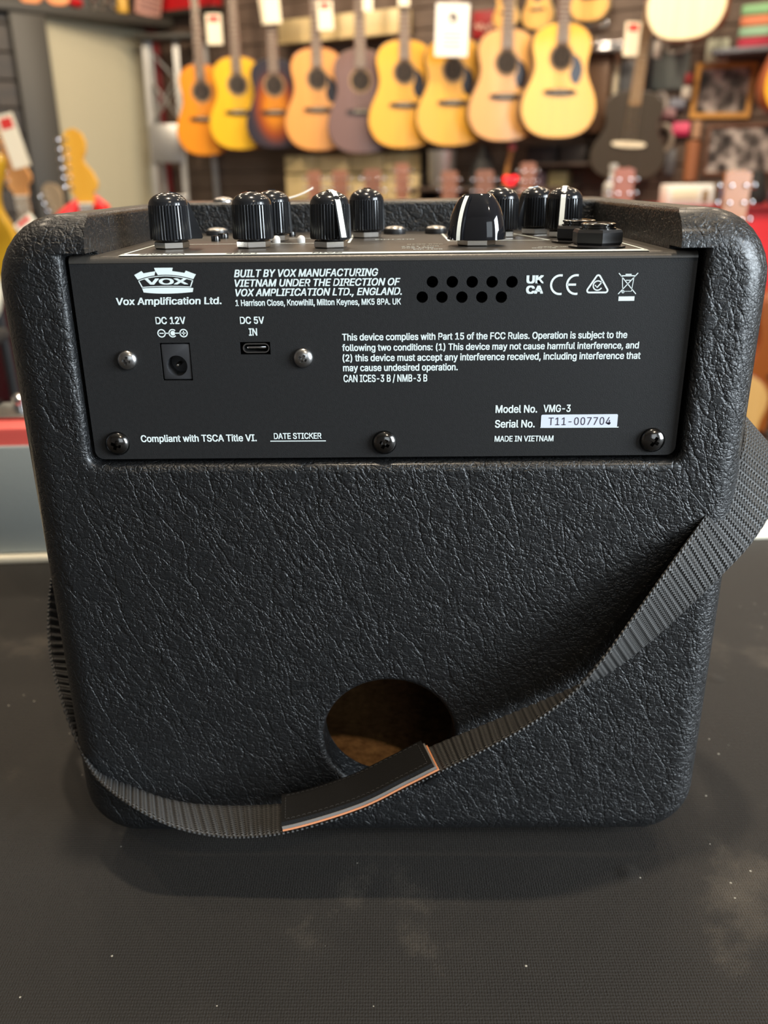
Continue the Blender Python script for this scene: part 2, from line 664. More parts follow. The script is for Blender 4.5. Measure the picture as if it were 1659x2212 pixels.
def put_text(bm, s, x0, x1, z, ch, place, bold=0.018, shear=0.0, spacing=1.0):
    """lay a line of text: left/right ends x0..x1, baseline z, capital height ch; place(x, z) -> 3-D point.
    bold thickens every stroke by that share of the type size"""
    if 0 not in _cap:
        _cap[0] = cap_height(0.0)
    c1, c0 = _cap[0]
    v, f = text_mesh(s, 0.0, shear, spacing)
    a, b = min(p[0] for p in v), max(p[0] for p in v)
    t = bold
    sx = (x1 - x0) / (b - a + 2 * t)
    sz = ch / (c1 - c0 + 1.2 * t)
    moves = [(0, 0)] if t <= 0 else [(-t, -0.6 * t), (t, -0.6 * t), (t, 0.6 * t), (-t, 0.6 * t), (0, 0)]
    nrm = (place(1, 0) - place(0, 0)).cross(place(0, 1) - place(0, 0)).normalized()
    for k, (dx, dz) in enumerate(moves):
        nv = [bm.verts.new(place(x0 + (p[0] - a + dx + max(t, 0)) * sx, z + (p[1] - c0 + dz + 0.6 * max(t, 0)) * sz) + nrm * (k * 1.2e-5)) for p in v]
        for q in f:
            try:
                bm.faces.new([nv[i] for i in q])
            except ValueError:
                pass


def stroke(bm, pts, w, place, closed=False):
    """flat line of width w along pts (x, z)"""
    n = len(pts)
    L, R = [], []
    for i in range(n):
        if closed:
            a, b = pts[(i - 1) % n], pts[(i + 1) % n]
        else:
            a, b = pts[max(i - 1, 0)], pts[min(i + 1, n - 1)]
        dx, dz = b[0] - a[0], b[1] - a[1]
        l = math.hypot(dx, dz) or 1
        nx, nz = -dz / l * w / 2, dx / l * w / 2
        L.append(bm.verts.new(place(pts[i][0] + nx, pts[i][1] + nz)))
        R.append(bm.verts.new(place(pts[i][0] - nx, pts[i][1] - nz)))
    for i in range(n if closed else n - 1):
        j = (i + 1) % n
        bm.faces.new((L[i], L[j], R[j], R[i]))


def poly(bm, pts, place):
    bm.faces.new([bm.verts.new(place(x, z)) for x, z in pts])


def arc(cx, cz, r, a0, a1, n=16):
    return [(cx + r * math.cos(math.radians(a0 + (a1 - a0) * i / n)), cz + r * math.sin(math.radians(a0 + (a1 - a0) * i / n))) for i in range(n + 1)]


# ------------------------------------------------------------------ room shell
WX, WY = -1.075, 5.60            # a point of the guitar wall and its run
WT = Vector((0.891, -0.454, 0)).normalized()
WN = Vector((-0.454, -0.891, 0)).normalized()
WANG = math.atan2(WT.y, WT.x)


def wall_pt(s, z, off=0.0):
    p = Vector((WX, WY, 0)) + WT * s + WN * off
    return Vector((p.x, p.y, z))


FLOOR = -0.92
bm = bmesh.new()
box(bm, (0.4, 2.0, FLOOR - 0.05), (9.0, 10.6, 0.1))
struct('floor', bm, M['floor'])
bm = bmesh.new()
box(bm, (0.4, 2.0, 2.45), (9.0, 10.6, 0.1))
struct('ceiling', bm, M['ceiling'])


def wall_slab(name, a, b, z0, z1, thick, m, label=None):
    a, b = Vector((a[0], a[1], 0)), Vector((b[0], b[1], 0))
    d = b - a
    ang = math.atan2(d.y, d.x)
    bm = bmesh.new()
    box(bm, (d.length / 2, thick / 2, (z1 - z0) / 2), (d.length, thick, z1 - z0))
    o = struct(name, bm, m, label)
    o.location = (a.x, a.y, z0)
    o.rotation_euler = (0, 0, ang)
    return o


e0, e1 = wall_pt(-0.50, 0), wall_pt(5.2, 0)
wall_slab('wall_back', (e0.x, e0.y), (e1.x, e1.y), FLOOR, 2.4, 0.1, M['slatback'])
wall_slab('wall_left', (-1.93, 5.18), (-1.50, 5.76), FLOOR, 1.125, 0.08, M['greenwall'], 'sage green painted wall recess beside the red strip')
wall_slab('wall_side', (-3.2, 4.35), (-2.02, 5.06), FLOOR, 1.09, 0.08, M['slatdark'], 'dark timber slat wall at the left edge')
wall_slab('wall_upper', (-3.2, 5.0), (-1.2, 6.1), 1.10, 2.4, 0.08, M['darkpost'])
wall_slab('wall_right', (3.62, 3.3), (3.62, -3.2), FLOOR, 2.4, 0.1, M['wallgrey'])
wall_slab('wall_near_left', (-3.2, -3.2), (-3.2, 4.4), FLOOR, 2.4, 0.1, M['wallgrey'])
# dark post between the slats and the recess, red strip and red header beyond
bm = bmesh.new()
box(bm, (0, 0, 0), (0.19, 0.12, 1.095 - FLOOR), bevel=0.006)
o = struct('trim_1', bm, M['darkpost'], 'dark grey upright post beside the sage recess')
o.location = (-2.00, 5.08, (1.095 + FLOOR) / 2)
o.rotation_euler = (0, 0, math.radians(35))
bm = bmesh.new()
box(bm, (0, 0, 0), (0.075, 0.10, 1.14 - FLOOR), bevel=0.004)
o = struct('trim_2', bm, M['red_deep'], 'deep red upright strip between the recess and the ladder')
o.location = (-1.475, 5.80, (1.14 + FLOOR) / 2)
bm = bmesh.new()
box(bm, (0, 0, 0), (0.62, 0.06, 0.62), bevel=0.004)
o = struct('trim_3', bm, M['red'], 'red header panel above the ladder')
p = wall_pt(-0.20, 1.51, 0.04)
o.location = p
o.rotation_euler = (0, 0, WANG)
bm = bmesh.new()
box(bm, (0, 0, 0), (0.64, 0.10, 0.028), bevel=0.004)
o = struct('trim_4', bm, M['darkpost'], 'grey rail under the red header')
o.location = wall_pt(-0.20, 1.18, 0.06)
o.rotation_euler = (0, 0, WANG)
# ledge over the recess that carries the display
bm = bmesh.new()
box(bm, (0, 0, 0), (1.5, 0.34, 0.05), bevel=0.006)
o = struct('trim_5', bm, M['darkpost'], 'dark display ledge over the sage recess')
o.location = (-1.98, 5.25, 1.125)
o.rotation_euler = (0, 0, math.radians(40))

# ------------------------------------------------------------------ counter, cloth, rear board
TT = -0.004
table = thing('counter_table', 'counter under the black cloth, carrying the amplifiers', 'table', (0.2, -0.18, FLOOR))
bm = bmesh.new()
box(bm, (0, 0, TT - 0.0016 - 0.02 - FLOOR), (2.0, 1.05, 0.04), bevel=0.004)
obj('table_top', bm, M['cream_laminate'], table)
for sx in (-1, 1):
    for sy in (-1, 1):
        bm = bmesh.new()
        box(bm, (sx * 0.92, sy * 0.46, (TT - 0.0416 - FLOOR) / 2), (0.06, 0.06, TT - 0.0416 - FLOOR), bevel=0.004)
        obj('leg', bm, M['darkpost'], table)
EDGE = lambda x: 0.2775 + 0.0626 * x      # line of the cloth's rear edge
bm = bmesh.new()
nx = 24
rows = []
ys_near = -0.70
for i in range(nx + 1):
    x = -0.80 + 2.0 * i / nx
    rows.append([(x, ys_near, TT), (x, EDGE(x), TT), (x, EDGE(x), TT - 0.0015), (x, ys_near, TT - 0.0015)])
loft(bm, rows)
cl = obj('tablecloth', bm, M['cloth'])
tag(cl, 'black ribbed cloth with dust smears and lint under the amplifier', 'cloth')
bm = bmesh.new()
box(bm, (0.0, 0.0225, 0.0023), (1.9, 0.045, 0.0046), bevel=0.0012)
brd = obj('display_board', bm, M['cream_laminate'])
brd.location = (0.2, EDGE(0.2), TT)
brd.rotation_euler = (0, 0, math.atan(0.0626))
tag(brd, 'thin cream board along the rear edge of the black cloth', 'board')

# ------------------------------------------------------------------ the amplifier
amp = thing('guitar_amplifier', 'black grained-vinyl practice amplifier seen from behind with knobs and carry strap', 'amplifier')
YB = -0.0035                      # rear face of the covering; the steel rear panel lies at y = 0
W2, H = 0.1166, 0.2285
FR, CR = 0.011, 0.021
YF = 0.164


def body_rings():
    rings = []
    for k in range(9):
        a = k / 8 * PI / 2
        rings.append((YB + FR * (1 - math.sin(a)), FR * (1 - math.cos(a))))
    rings = [(y, d) for y, d in reversed(rings)]
    st = [(YB + FR * (1 - math.cos(k / 8 * PI / 2)), FR * (1 - math.sin(k / 8 * PI / 2))) for k in range(9)]
    st += [(YF - FR * (1 - math.cos(k / 8 * PI / 2)), FR * (1 - math.sin(k / 8 * PI / 2))) for k in range(8, -1, -1)]
    out = []
    for y, d in st:
        o_ = rrect(-W2 + d, W2 - d, 0.0 + d, H - d, max(CR - d, 0.004), 8)
        out.append([(x, y, z) for x, z in o_])
    return out


bm = bmesh.new()
loft(bm, body_rings())
body = obj('cabinet', bm, M['tolex'], amp)


def cut_recess(b):
    rings = []
    lip = 0.0028
    st = [(-0.06, lip), (YB - 0.0002, lip)]
    st += [(YB + lip * math.sin(k / 6 * PI / 2), lip * (1 - math.sqrt(max(0, 1 - (1 - math.sin(k / 6 * PI / 2)) ** 2)))) for k in range(0, 7)]
    st += [(0.0078, 0.0)]
    for y, d in st:
        o_ = rrect(-0.0945 - d, 0.0945 + d, 0.1523 - d, 0.2176, 0.0035 + d * 0.6, 5, 0.0008)
        rings.append([(x, y, z) for x, z in o_])
    loft(b, rings)


def cut_top(b):
    rings = []
    for z, d in ((0.1550, 0.0), (0.2268, 0.0), (0.2277, 0.0003), (0.2283, 0.0010), (0.2286, 0.0016), (0.30, 0.0016)):
        rings.append([(-0.0868 - d, -0.05, z), (0.0868 + d, -0.05, z), (0.0868 + d, 0.112 + d, z), (-0.0868 - d, 0.112 + d, z)])
    loft(b, rings)


def cut_port(b):
    lip = 0.0022
    prof = [(0.0238 + lip, -0.05 - YB), (0.0238 + lip, -0.0002)]
    for k in range(0, 7):
        a = k / 6 * PI / 2
        prof.append((0.0238 + lip * (1 - math.sin(a)), lip * (1 - math.cos(a))))
    prof.append((0.0238, 0.013))
    Mx = Matrix.Translation((0.0006, YB, 0.0476)) @ Matrix(((1, 0, 0, 0), (0, 0, 1, 0), (0, -1, 0, 0), (0, 0, 0, 1)))
    lathe(b, prof, 64, Mx)


def cut_inside(b):
    box(b, (0, 0.0675, 0.078), (0.200, 0.117, 0.134))


boolean(body, [cutter(cut_recess), cutter(cut_top), cutter(cut_port), cutter(cut_inside)], 40)
weighted(body)

# raw fibreboard inside, seen through the port
bm = bmesh.new()
box(bm, (0, 0.068, 0.0125), (0.198, 0.112, 0.003))
obj('inner_board', bm, M['mdf'], amp, label='bare brown fibreboard floor inside the cabinet')

for sx in (-1, 1):
    for y in (0.022, 0.142):
        bm = bmesh.new()
        lathe(bm, [(0.0085, TT), (0.0095, TT + 0.001), (0.010, 0.0008)], 24, Matrix.Translation((sx * 0.088, y, 0)))
        obj('foot', bm, M['rubber'], amp)

# ---- rear steel panel with its ports and print
PT = 0.0012


def on_panel(x, z):               # millimetres on the panel -> point just proud of its face
    return Vector((x / 1000, -0.00009, z / 1000))


bm = bmesh.new()
rings = [[(x, y, z) for x, z in rrect(-0.0932, 0.0932, 0.1536, 0.2145, 0.0028, 6, 0.00005)] for y in (0.0, PT)]
loft(bm, rings)
panel = obj('back_panel', bm, M['powder'], amp, 30)
cuts = []
CY = Matrix(((1, 0, 0, 0), (0, 0, 1, 0), (0, -1, 0, 0), (0, 0, 0, 1)))   # lathe axis along +y


def cyl_cut(x, z, r):
    return cutter(lambda b: lathe(b, [(r, -0.004), (r, 0.004)], 32, Matrix.Translation((x, 0, z)) @ CY))


for x, z in [(14.83, 208.27), (20.77, 208.21), (26.71, 208.15), (32.65, 208.10), (38.59, 208.04),
             (11.82, 203.84), (17.76, 203.78), (23.74, 203.72), (29.73, 203.67), (35.59, 203.61)]:
    cuts.append(cyl_cut(x / 1000, z / 1000, 0.00172))
cuts.append(cutter(lambda b: box(b, (-0.06415, 0, 0.18497), (0.0094, 0.01, 0.01175))))
cuts.append(cutter(lambda b: box(b, (-0.03945, 0, 0.18895), (0.0094, 0.01, 0.0039))))
boolean(panel, cuts, 30)

# a dark liner behind the vents, with the edge of a circuit board
bm = bmesh.new()
box(bm, (0.0, 0.060, 0.1575), (0.168, 0.10, 0.003))
obj('chassis_floor', bm, M['void'], amp)
bm = bmesh.new()
box(bm, (0.022, 0.012, 0.1995), (0.05, 0.018, 0.0015))
obj('circuit_board', bm, M['jackgrey'], amp)

# DC socket
bm = bmesh.new()
box(bm, (-0.06415, 0.0046, 0.18492), (0.0088, 0.0085, 0.0111), bevel=0.0004)
sock = obj('power_socket', bm, M['jackgrey'], panel, label='dark grey barrel power socket with a centre pin')
boolean(sock, [cutter(lambda b: lathe(b, [(0.0032, -0.006), (0.0032, 0.007)], 32, Matrix.Translation((-0.0641, 0, 0.18368)) @ CY))], 30)
bm = bmesh.new()
lathe(bm, [(0.0006, 0.0068), (0.0006, 0.0012), (0.00035, 0.0006), (0.0, 0.0005)], 16, Matrix.Translation((-0.0640, 0, 0.1838)) @ Matrix(((1, 0, 0, 0), (0, 0, 1, 0), (0, -1, 0, 0), (0, 0, 0, 1))))
obj('centre_pin', bm, M['nut'], panel)
# USB-C socket
bm = bmesh.new()
outer = rrect(-0.0433, -0.0351, 0.1875, 0.1904, 0.00144, 6)
inner = rrect(-0.0430, -0.0354, 0.1878, 0.1901, 0.00114, 6)
loft(bm, [[(x, 0.005, z) for x, z in outer], [(x, 0.0004, z) for x, z in outer], [(x, 0.0004, z) for x, z in inner], [(x, 0.005, z) for x, z in inner]], cap=False)
usb = obj('usb_socket', bm, M['steel'], panel, label='small oval steel usb socket')
bm = bmesh.new()
box(bm, (-0.0392, 0.0034, 0.18895), (0.0058, 0.0036, 0.0006), bevel=0.0001)
obj('contact_tongue', bm, M['chrome'], panel)
bm = bmesh.new()
box(bm, (-0.0392, 0.0066, 0.18895), (0.009, 0.003, 0.0036))
obj('socket_backing', bm, M['void'], panel)


def screw_mesh(r, h):
    bm = bmesh.new()
    prof = [(r, 0.0)] + [(r * math.cos(a * PI / 2 / 7), 0.0003 + h * math.sin(a * PI / 2 / 7)) for a in range(0, 8)]
    lathe(bm, prof, 32)
    o = obj('screw', bm, None)

    for ang in (0, PI / 2):
        def one(b, ang=ang):
            Mx = Matrix.Rotation(ang, 4, 'Z')
            w, l = r * 0.15, r * 0.56
            loft(b, [[Mx @ Vector((sx * l * q, sy * w * (0.6 + 0.4 * q), hh)) for sx, sy in ((-1, -1), (1, -1), (1, 1), (-1, 1))] for q, hh in ((0.35, h * 0.25), (1.0, h * 1.6))])
        boolean(o, [cutter(one)], 25)
    return o


proto = {}
for x, z, r, h, mk, ang in ((-85.55, 158.9, 0.0039, 0.0021, 'blackchrome', 20), (0.05, 158.55, 0.0039, 0.0021, 'blackchrome', 28), (85.55, 158.65, 0.0040, 0.0021, 'blackchrome', 32),
                            (-79.17, 185.7, 0.0031, 0.0017, 'steel', 12), (-24.78, 185.88, 0.0031, 0.0017, 'steel', 25)):
    key = (r, mk)
    if key not in proto:
        o = screw_mesh(r, h)
        o.data.materials.clear()
        o.data.materials.append(M[mk])
        proto[key] = o
    else:
        o = proto[key].copy()
        COL.objects.link(o)
    o.parent = panel
    o.location = (x / 1000, 0.0, z / 1000)
    o.rotation_euler = (PI / 2, math.radians(ang), 0)
    o['label'] = 'black domed cross-head screw' if mk == 'blackchrome' else 'zinc cross-head screw'

B1 = 0.023     # weight of bold faces


def lettering(name, lines, offset=B1, m='print', **kw):
    bm = bmesh.new()
    for ln in lines:
        s, x0, x1, z, ch = ln[:5]
        k = dict(kw)
        if len(ln) > 5:
            k.update(ln[5])
        off = k.pop('offset', offset)
        put_text(bm, s, x0, x1, z, ch, on_panel, off, **k)
    return obj(name, bm, M[m], panel)


lettering('maker_lettering', [
    ("Vox Amplification Ltd.", -80.45, -48.67, 202.37, 2.12, dict(shear=0.10)),
    ("BUILT BY VOX MANUFACTURING", -44.32, -1.33, 210.16, 2.20, dict(shear=0.25)),
    ("VIETNAM UNDER THE DIRECTION OF", -44.28, 5.29, 207.38, 2.15, dict(shear=0.25)),
    ("VOX AMPLIFICATION LTD., ENGLAND.", -44.27, 5.70, 204.60, 2.17, dict(shear=0.25)),
    ("1 Harrison Close, Knowlhill, Milton Keynes, MK5 8PA. UK", -44.49, 5.41, 201.74, 1.84)])
pl = lettering('port_lettering', [
    ("DC 12V", -69.17, -60.08, 196.56, 2.15), ("DC 5V", -43.49, -36.16, 196.39, 2.16), ("IN", -41.05, -38.50, 192.83, 2.24)])
lettering('notice_lettering', [
    ("This device complies with Part 15 of the FCC Rules. Operation is subject to the", -12.62, 74.41, 191.06, 2.11),
    ("following two conditions: (1) This device may not cause harmful interference, and", -12.71, 78.26, 187.86, 2.06),
    ("(2) this device must accept any interference received, including interference that", -12.65, 79.08, 184.65, 2.15),
    ("may cause undesired operation.", -12.60, 22.95, 181.58, 2.17),
    ("CAN ICES-3 B / NMB-3 B", -12.55, 13.54, 178.16, 2.30)])
lettering('model_lettering', [
    ("Model No.", 35.14, 48.28, 167.90, 2.49), ("VMG-3", 50.17, 58.77, 168.03, 2.39), ("Serial No.", 35.11, 47.77, 163.08, 2.50),
    ("MADE IN VIETNAM", 35.20, 53.98, 158.46, 1.92)])
lettering('compliance_lettering', [("Compliant with TSCA Title VI.", -77.97, -40.83, 159.26, 2.31)])
lettering('date_lettering', [("DATE STICKER", -35.29, -20.08, 159.92, 1.99)])
# polarity symbol, underlines
bm = bmesh.new()
for cx in (-67.75, -61.0):
    stroke(bm, arc(cx, 193.8, 1.12, 0, 360, 28)[:-1], 0.34, on_panel, True)
stroke(bm, arc(-64.35, 193.8, 1.12, 42, 318, 24), 0.34, on_panel)
poly(bm, arc(-64.30, 193.8, 0.72, 0, 360, 20)[:-1], on_panel)
for a, b in (((-66.6, 193.8), (-65.5, 193.8)), ((-63.7, 193.8), (-62.1, 193.8)), ((-68.4, 193.8), (-67.1, 193.8)), ((-61.65, 193.8), (-60.35, 193.8)), ((-61.0, 193.15), (-61.0, 194.45))):
    stroke(bm, [a, b], 0.30, on_panel)
obj('polarity_symbol', bm, M['print'], panel)
for nm_, a, b in (('serial_rule', (49.57, 163.05), (74.40, 162.95)), ('date_rule', (-36.51, 159.25), (-18.71, 159.20))):
    bm = bmesh.new()
    stroke(bm, [a, b], 0.30, on_panel)
    obj(nm_, bm, M['print'], panel)
# serial sticker
bm = bmesh.new()
rings = [[(x, y, z) for x, z in rrect(0.04966, 0.07385, 0.16295, 0.1672, 0.0004, 3)] for y in (-0.00002, -0.00013)]
loft(bm, rings)
obj('serial_sticker', bm, M['sticker'], panel, label='white serial number sticker')
bm = bmesh.new()
put_text(bm, "T11-007704", 52.11, 71.69, 163.80, 2.45, lambda x, z: Vector((x / 1000, -0.0002, z / 1000)), -0.006, spacing=1.1)
obj('serial_print', bm, M['print_dark'], panel)
# maker's crest above the company name (drawn on a 340 x 150 grid)
bm = bmesh.new()


def crest(px, py):
    return -74.10 + (px - 447) * 18.45 / 343, 213.16 - (py - 516) * 7.55 / 148


def cpoly(pts):
    poly(bm, [crest(*p) for p in pts], on_panel)


def qarc(a, m_, b, n=10):          # quadratic through a, m_, b
    c = tuple(2 * m_[i] - 0.5 * (a[i] + b[i]) for i in (0, 1))
    return [tuple((1 - t) ** 2 * a[i] + 2 * t * (1 - t) * c[i] + t * t * b[i] for i in (0, 1)) for t in [k / n for k in range(n + 1)]]


low = qarc((464, 583), (617, 556), (773, 583), 16)
hi = [(447, 556), (490, 534), (500, 547), (533, 541), (567, 536), (561, 517), (665, 517), (660, 536), (693, 541), (727, 547), (736, 534), (790, 556)]
li = [(447, 556), (490, 534), (500, 547), (533, 541), (567, 536)]
# crown split into strips so that each polygon is simple
cpoly([(447, 556), (490, 534), (500, 547)] + [p for p in reversed(low) if p[0] < 505])
cpoly([(500, 547), (533, 541), (567, 536)] + [p for p in reversed(low) if 495 < p[0] < 575])
cpoly([(567, 536), (561, 517), (665, 517), (660, 536)] + [p for p in reversed(low) if 560 < p[0] < 670])
cpoly([(660, 536), (693, 541), (727, 547)] + [p for p in reversed(low) if 655 < p[0] < 735])
cpoly([(727, 547), (736, 534), (790, 556)] + [p for p in reversed(low) if p[0] > 725])
stroke(bm, [crest(*p) for p in qarc((466, 590), (617, 563), (771, 590), 16)], 0.22, on_panel)
stroke(bm, [crest(*p) for p in [(468, 589), (486, 630)]], 0.34, on_panel)
stroke(bm, [crest(*p) for p in [(769, 589), (752, 630)]], 0.34, on_panel)
stroke(bm, [crest(*p) for p in qarc((484, 627), (617, 622), (754, 627), 10)], 0.22, on_panel)
topb = qarc((483, 633), (617, 629), (769, 633), 10)
botb = qarc((489, 656), (617, 664), (764, 656), 10)
cpoly(topb + list(reversed(botb)))
put_text(bm, "VOX", crest(500, 0)[0], crest(742, 0)[0], crest(0, 612)[1], 1.78, on_panel, 0.03, spacing=0.98)
obj('maker_crest', bm, M['print'], panel)
# approval marks
bm = bmesh.new()
put_text(bm, "UK", 42.85, 48.0, 207.55, 2.35, on_panel, 0.045)
put_text(bm, "CA", 42.85, 48.0, 204.55, 2.35, on_panel, 0.045)
stroke(bm, arc(53.0, 207.1, 2.72, 78, 282, 22), 0.62, on_panel)
stroke(bm, arc(57.75, 207.1, 2.72, 78, 282, 22), 0.62, on_panel)
stroke(bm, [(55.2, 207.1), (57.7, 207.1)], 0.62, on_panel)
tri = []
for (cx, cz), a0 in (((61.75, 205.35), 150), ((66.65, 205.32), 270), ((64.18, 209.15), 30)):
    tri += arc(cx, cz, 0.6, a0, a0 + 120, 6)
stroke(bm, tri, 0.5, on_panel, True)
stroke(bm, arc(64.2, 206.75, 1.35, 35, 330, 20), 0.36, on_panel)
stroke(bm, [(63.4, 206.9), (64.05, 206.2), (65.6, 208.0)], 0.36, on_panel)
stroke(bm, [(70.2, 210.3), (75.8, 204.2)], 0.26, on_panel)
stroke(bm, [(75.9, 210.3), (70.5, 204.2)], 0.26, on_panel)
stroke(bm, [(71.3, 209.3), (71.8, 205.0), (74.4, 205.0), (74.8, 209.3)], 0.22, on_panel)
stroke(bm, [(70.9, 209.5), (75.2, 209.5)], 0.3, on_panel)
stroke(bm, [(72.2, 209.9), (74.0, 209.9)], 0.3, on_panel)
stroke(bm, [(72.4, 208.2), (73.9, 208.2)], 0.22, on_panel)
stroke(bm, arc(71.9, 204.9, 0.35, 0, 360, 10)[:-1], 0.2, on_panel, True)
poly(bm, [(70.75, 203.5), (75.5, 203.5), (75.5, 202.2), (70.75, 202.2)], on_panel)
obj('approval_marks', bm, M['print'], panel)

# ---- folded edge and top control plate
CZ = 0.2165
bm = bmesh.new()
sec = [(0.0, 0.2144)] + [(0.002 - 0.002 * math.cos(a), 0.2145 + 0.002 * math.sin(a)) for a in [k / 8 * PI / 2 for k in range(9)]]
sec += [(0.0076, CZ), (0.0076, CZ - PT), (0.002, CZ - PT), (PT, 0.2144)]
loft(bm, [[(sx * 0.0932, y, z) for y, z in sec] for sx in (-1, 1)])
edge = obj('folded_edge', bm, M['taupe'], amp)
bm = bmesh.new()
box(bm, (0, (0.0076 + 0.1118) / 2, CZ - PT / 2), (0.1732, 0.1118 - 0.0076, PT))
plate = obj('control_panel', bm, M['taupe'], amp, label='taupe metal control panel with pale printed lines')
PZ = CZ + 0.00008
on_top = lambda x, y: Vector((x, y, PZ))
bm = bmesh.new()
rect = lambda x0, x1, y0, y1: poly(bm, [(x0, y0), (x1, y0), (x1, y1), (x0, y1)], on_top)
rect(-0.0785, 0.0790, 0.0010, 0.0068)
for a, b in (((-0.0785, 0.004), (-0.0785, 0.075)), ((0.079, 0.004), (0.079, 0.085)), ((-0.0785, 0.046), (-0.012, 0.046)), ((-0.012, 0.046), (-0.012, 0.105)), ((0.023, 0.050), (0.023, 0.108)),
             ((0.023, 0.050), (0.058, 0.050)), ((0.058, 0.050), (0.048, 0.10)), ((-0.055, 0.072), (-0.020, 0.072))):
    stroke(bm, [a, b], 0.0009, on_top)
flip = lambda x, y: Vector((-x, -y, PZ))
for s, xc, w, y, h in (("SL-OD", 0.050, 0.0075, 0.015, 0.0018), ("DOUBLE REC", 0.056, 0.014, 0.020, 0.0018), ("BRIT VM", 0.014, 0.009, 0.0150, 0.0018), ("BRIT 800", 0.011, 0.010, 0.0205, 0.0018),
                       ("BRIT 1959", 0.012, 0.012, 0.027, 0.0018), ("VOX AC30", 0.014, 0.012, 0.036, 0.0018), ("RHYTHM", 0.004, 0.014, 0.062, 0.0022)):
    put_text(bm, s, -xc - w / 2, -xc + w / 2, -y, h, flip, 0.01)
obj('pale_print', bm, M['print'], plate)
bm = bmesh.new()
flip2 = lambda x, y: Vector((-x, -y, PZ + 0.00006))
for s, xc, w in (("VOLUME", -0.066, 0.014), ("TONE", -0.042, 0.010), ("GAIN", -0.0165, 0.009)):
    put_text(bm, s, -xc - w / 2, -xc + w / 2, -0.0052, 0.0026, flip2, 0.01)
obj('dark_print', bm, M['print_dark'], plate)

# ---- knobs


def hexnut(name, parent, r, z0, z1, m, ph=0.0):
    bm = bmesh.new()
    c = (z1 - z0) * 0.18
    rings = []
    for k, (rr, z) in enumerate(((r * 0.93, z0), (r, z0 + c), (r, z1 - c), (r * 0.93, z1))):
        rings.append(ring(rr, z, 6, ph))
    loft(bm, rings)
    return obj(name, bm, m, parent, 25)


def fluted_knob(x, y, fin_deg, white=False, s=1.0):
    g = bpy.data.objects.new('control_knob', None)
    bm = bmesh.new()
    n = 120
    r0, r1 = 0.00665 * s, 0.0064 * s
    z0, z1 = 0.2193, 0.2299

    def fl(r, z, amp_):
        return [((r + amp_ * ((0.5 - 0.5 * math.cos(2 * PI * (i % 3) / 3)) - 0.7)) * math.cos(2 * PI * i / n),
                 (r + amp_ * ((0.5 - 0.5 * math.cos(2 * PI * (i % 3) / 3)) - 0.7)) * math.sin(2 * PI * i / n), z) for i in range(n)]
    rings = [fl(r0 * 0.6, z0, 0.0), fl(r0 - 0.0003, z0, 0.00015), fl(r0, z0 + 0.0004, 0.00055), fl(r1, z1 - 0.0002, 0.00055), fl(r1 - 0.0001, z1, 0.0001)]
    for k in range(1, 9):
        a = k / 8 * PI / 2
        rings.append(fl(max((r1 - 0.0001) * math.cos(a), 1e-5) if k < 8 else 1e-5, z1 + 0.0039 * math.sin(a), 0.0))
    loft(bm, rings)
    k = obj('control_knob', bm, M['knob'], amp, 24)
    bpy.data.objects.remove(g)
    k.location = (x, y, 0)
    # raised pointer fin that flares towards the panel
    bm = bmesh.new()
    Mx = Matrix.Rotation(math.radians(fin_deg), 4, 'Z')
    hw = 0.0013
    prof = [(0.0005, z1 + 0.0041), (0.0025, z1 + 0.0037), (0.0045, z1 + 0.0027), (0.0062, z1 + 0.0008), (0.0066, z1 + 0.0001), (0.0100, z0 + 0.0008), (0.0097, z0 + 0.0001), (0.0005, z0 + 0.0001)]
    loft(bm, [[Mx @ Vector((a, sy * hw, b)) for a, b in prof] for sy in (-1, 1)])
    obj('pointer', bm, M['knob'], k, 20)
    if white:
        bm = bmesh.new()
        for (a, b), (c, d) in zip(prof[0:5], prof[1:6]):
            nn = Vector((b - d, 0, c - a)).normalized() * 0.00012
            q = [Mx @ (Vector((aa, sy * 0.00085, bb)) + nn) for (aa, bb), sy in (((a, b), -1), ((a, b), 1), ((c, d), 1), ((c, d), -1))]
            bm.faces.new([bm.verts.new(p_) for p_ in q])
        obj('pointer_line', bm, M['pointer'], k, label='white pointer line')
    bm = bmesh.new()
    lathe(bm, [(0.0032, 0.2188), (0.0032, 0.2194)], 20)
    obj('shaft', bm, M['blackplastic'], k)
    hexnut('nut', k, 0.0056, CZ, 0.2190, M['nut'], 0.35)
    return k


fluted_knob(-0.0689, 0.0286, 20)
fluted_knob(-0.0422, 0.0290, 80)
fluted_knob(-0.0168, 0.0258, -62, True)
fluted_knob(-0.0395, 0.0600, 95)
fluted_knob(-0.0063, 0.0747, 70)
fluted_knob(0.0430, 0.0692, 100)
fluted_knob(0.0585, 0.0860, -150)
fluted_knob(0.0655, 0.0660, -105, True)

# ---- large faceted selector
bm = bmesh.new()
z0, z1 = 0.2186, 0.2318
rings = []
N = 48
for k in range(13):
    t = k / 12
    f = math.sqrt(max(0.0, 1 - 0.72 * t * t))
    a_, b_ = 0.0094 * f, 0.0078 * (1 - 0.50 * t ** 2.0)
    r_ = []
    for i in range(N):
        th = 2 * PI * i / N
        ex = 0.62
        cx, sx_ = math.cos(th), math.sin(th)
        r_.append((a_ * math.copysign(abs(cx) ** ex, cx), b_ * math.copysign(abs(sx_) ** 0.8, sx_), z0 + (z1 - z0) * t))
    rings.append(r_)
rings.append([(x * 0.86, y * 0.86, z1 + 0.0005) for x, y, z in rings[-1]])
loft(bm, rings)
sel = obj('selector_knob', bm, M['knobgloss'], amp, 30, label='large glossy tapered selector knob')
sel.location = (0.0305, 0.0292, 0)
sel.rotation_euler = (0, 0, math.radians(-14))
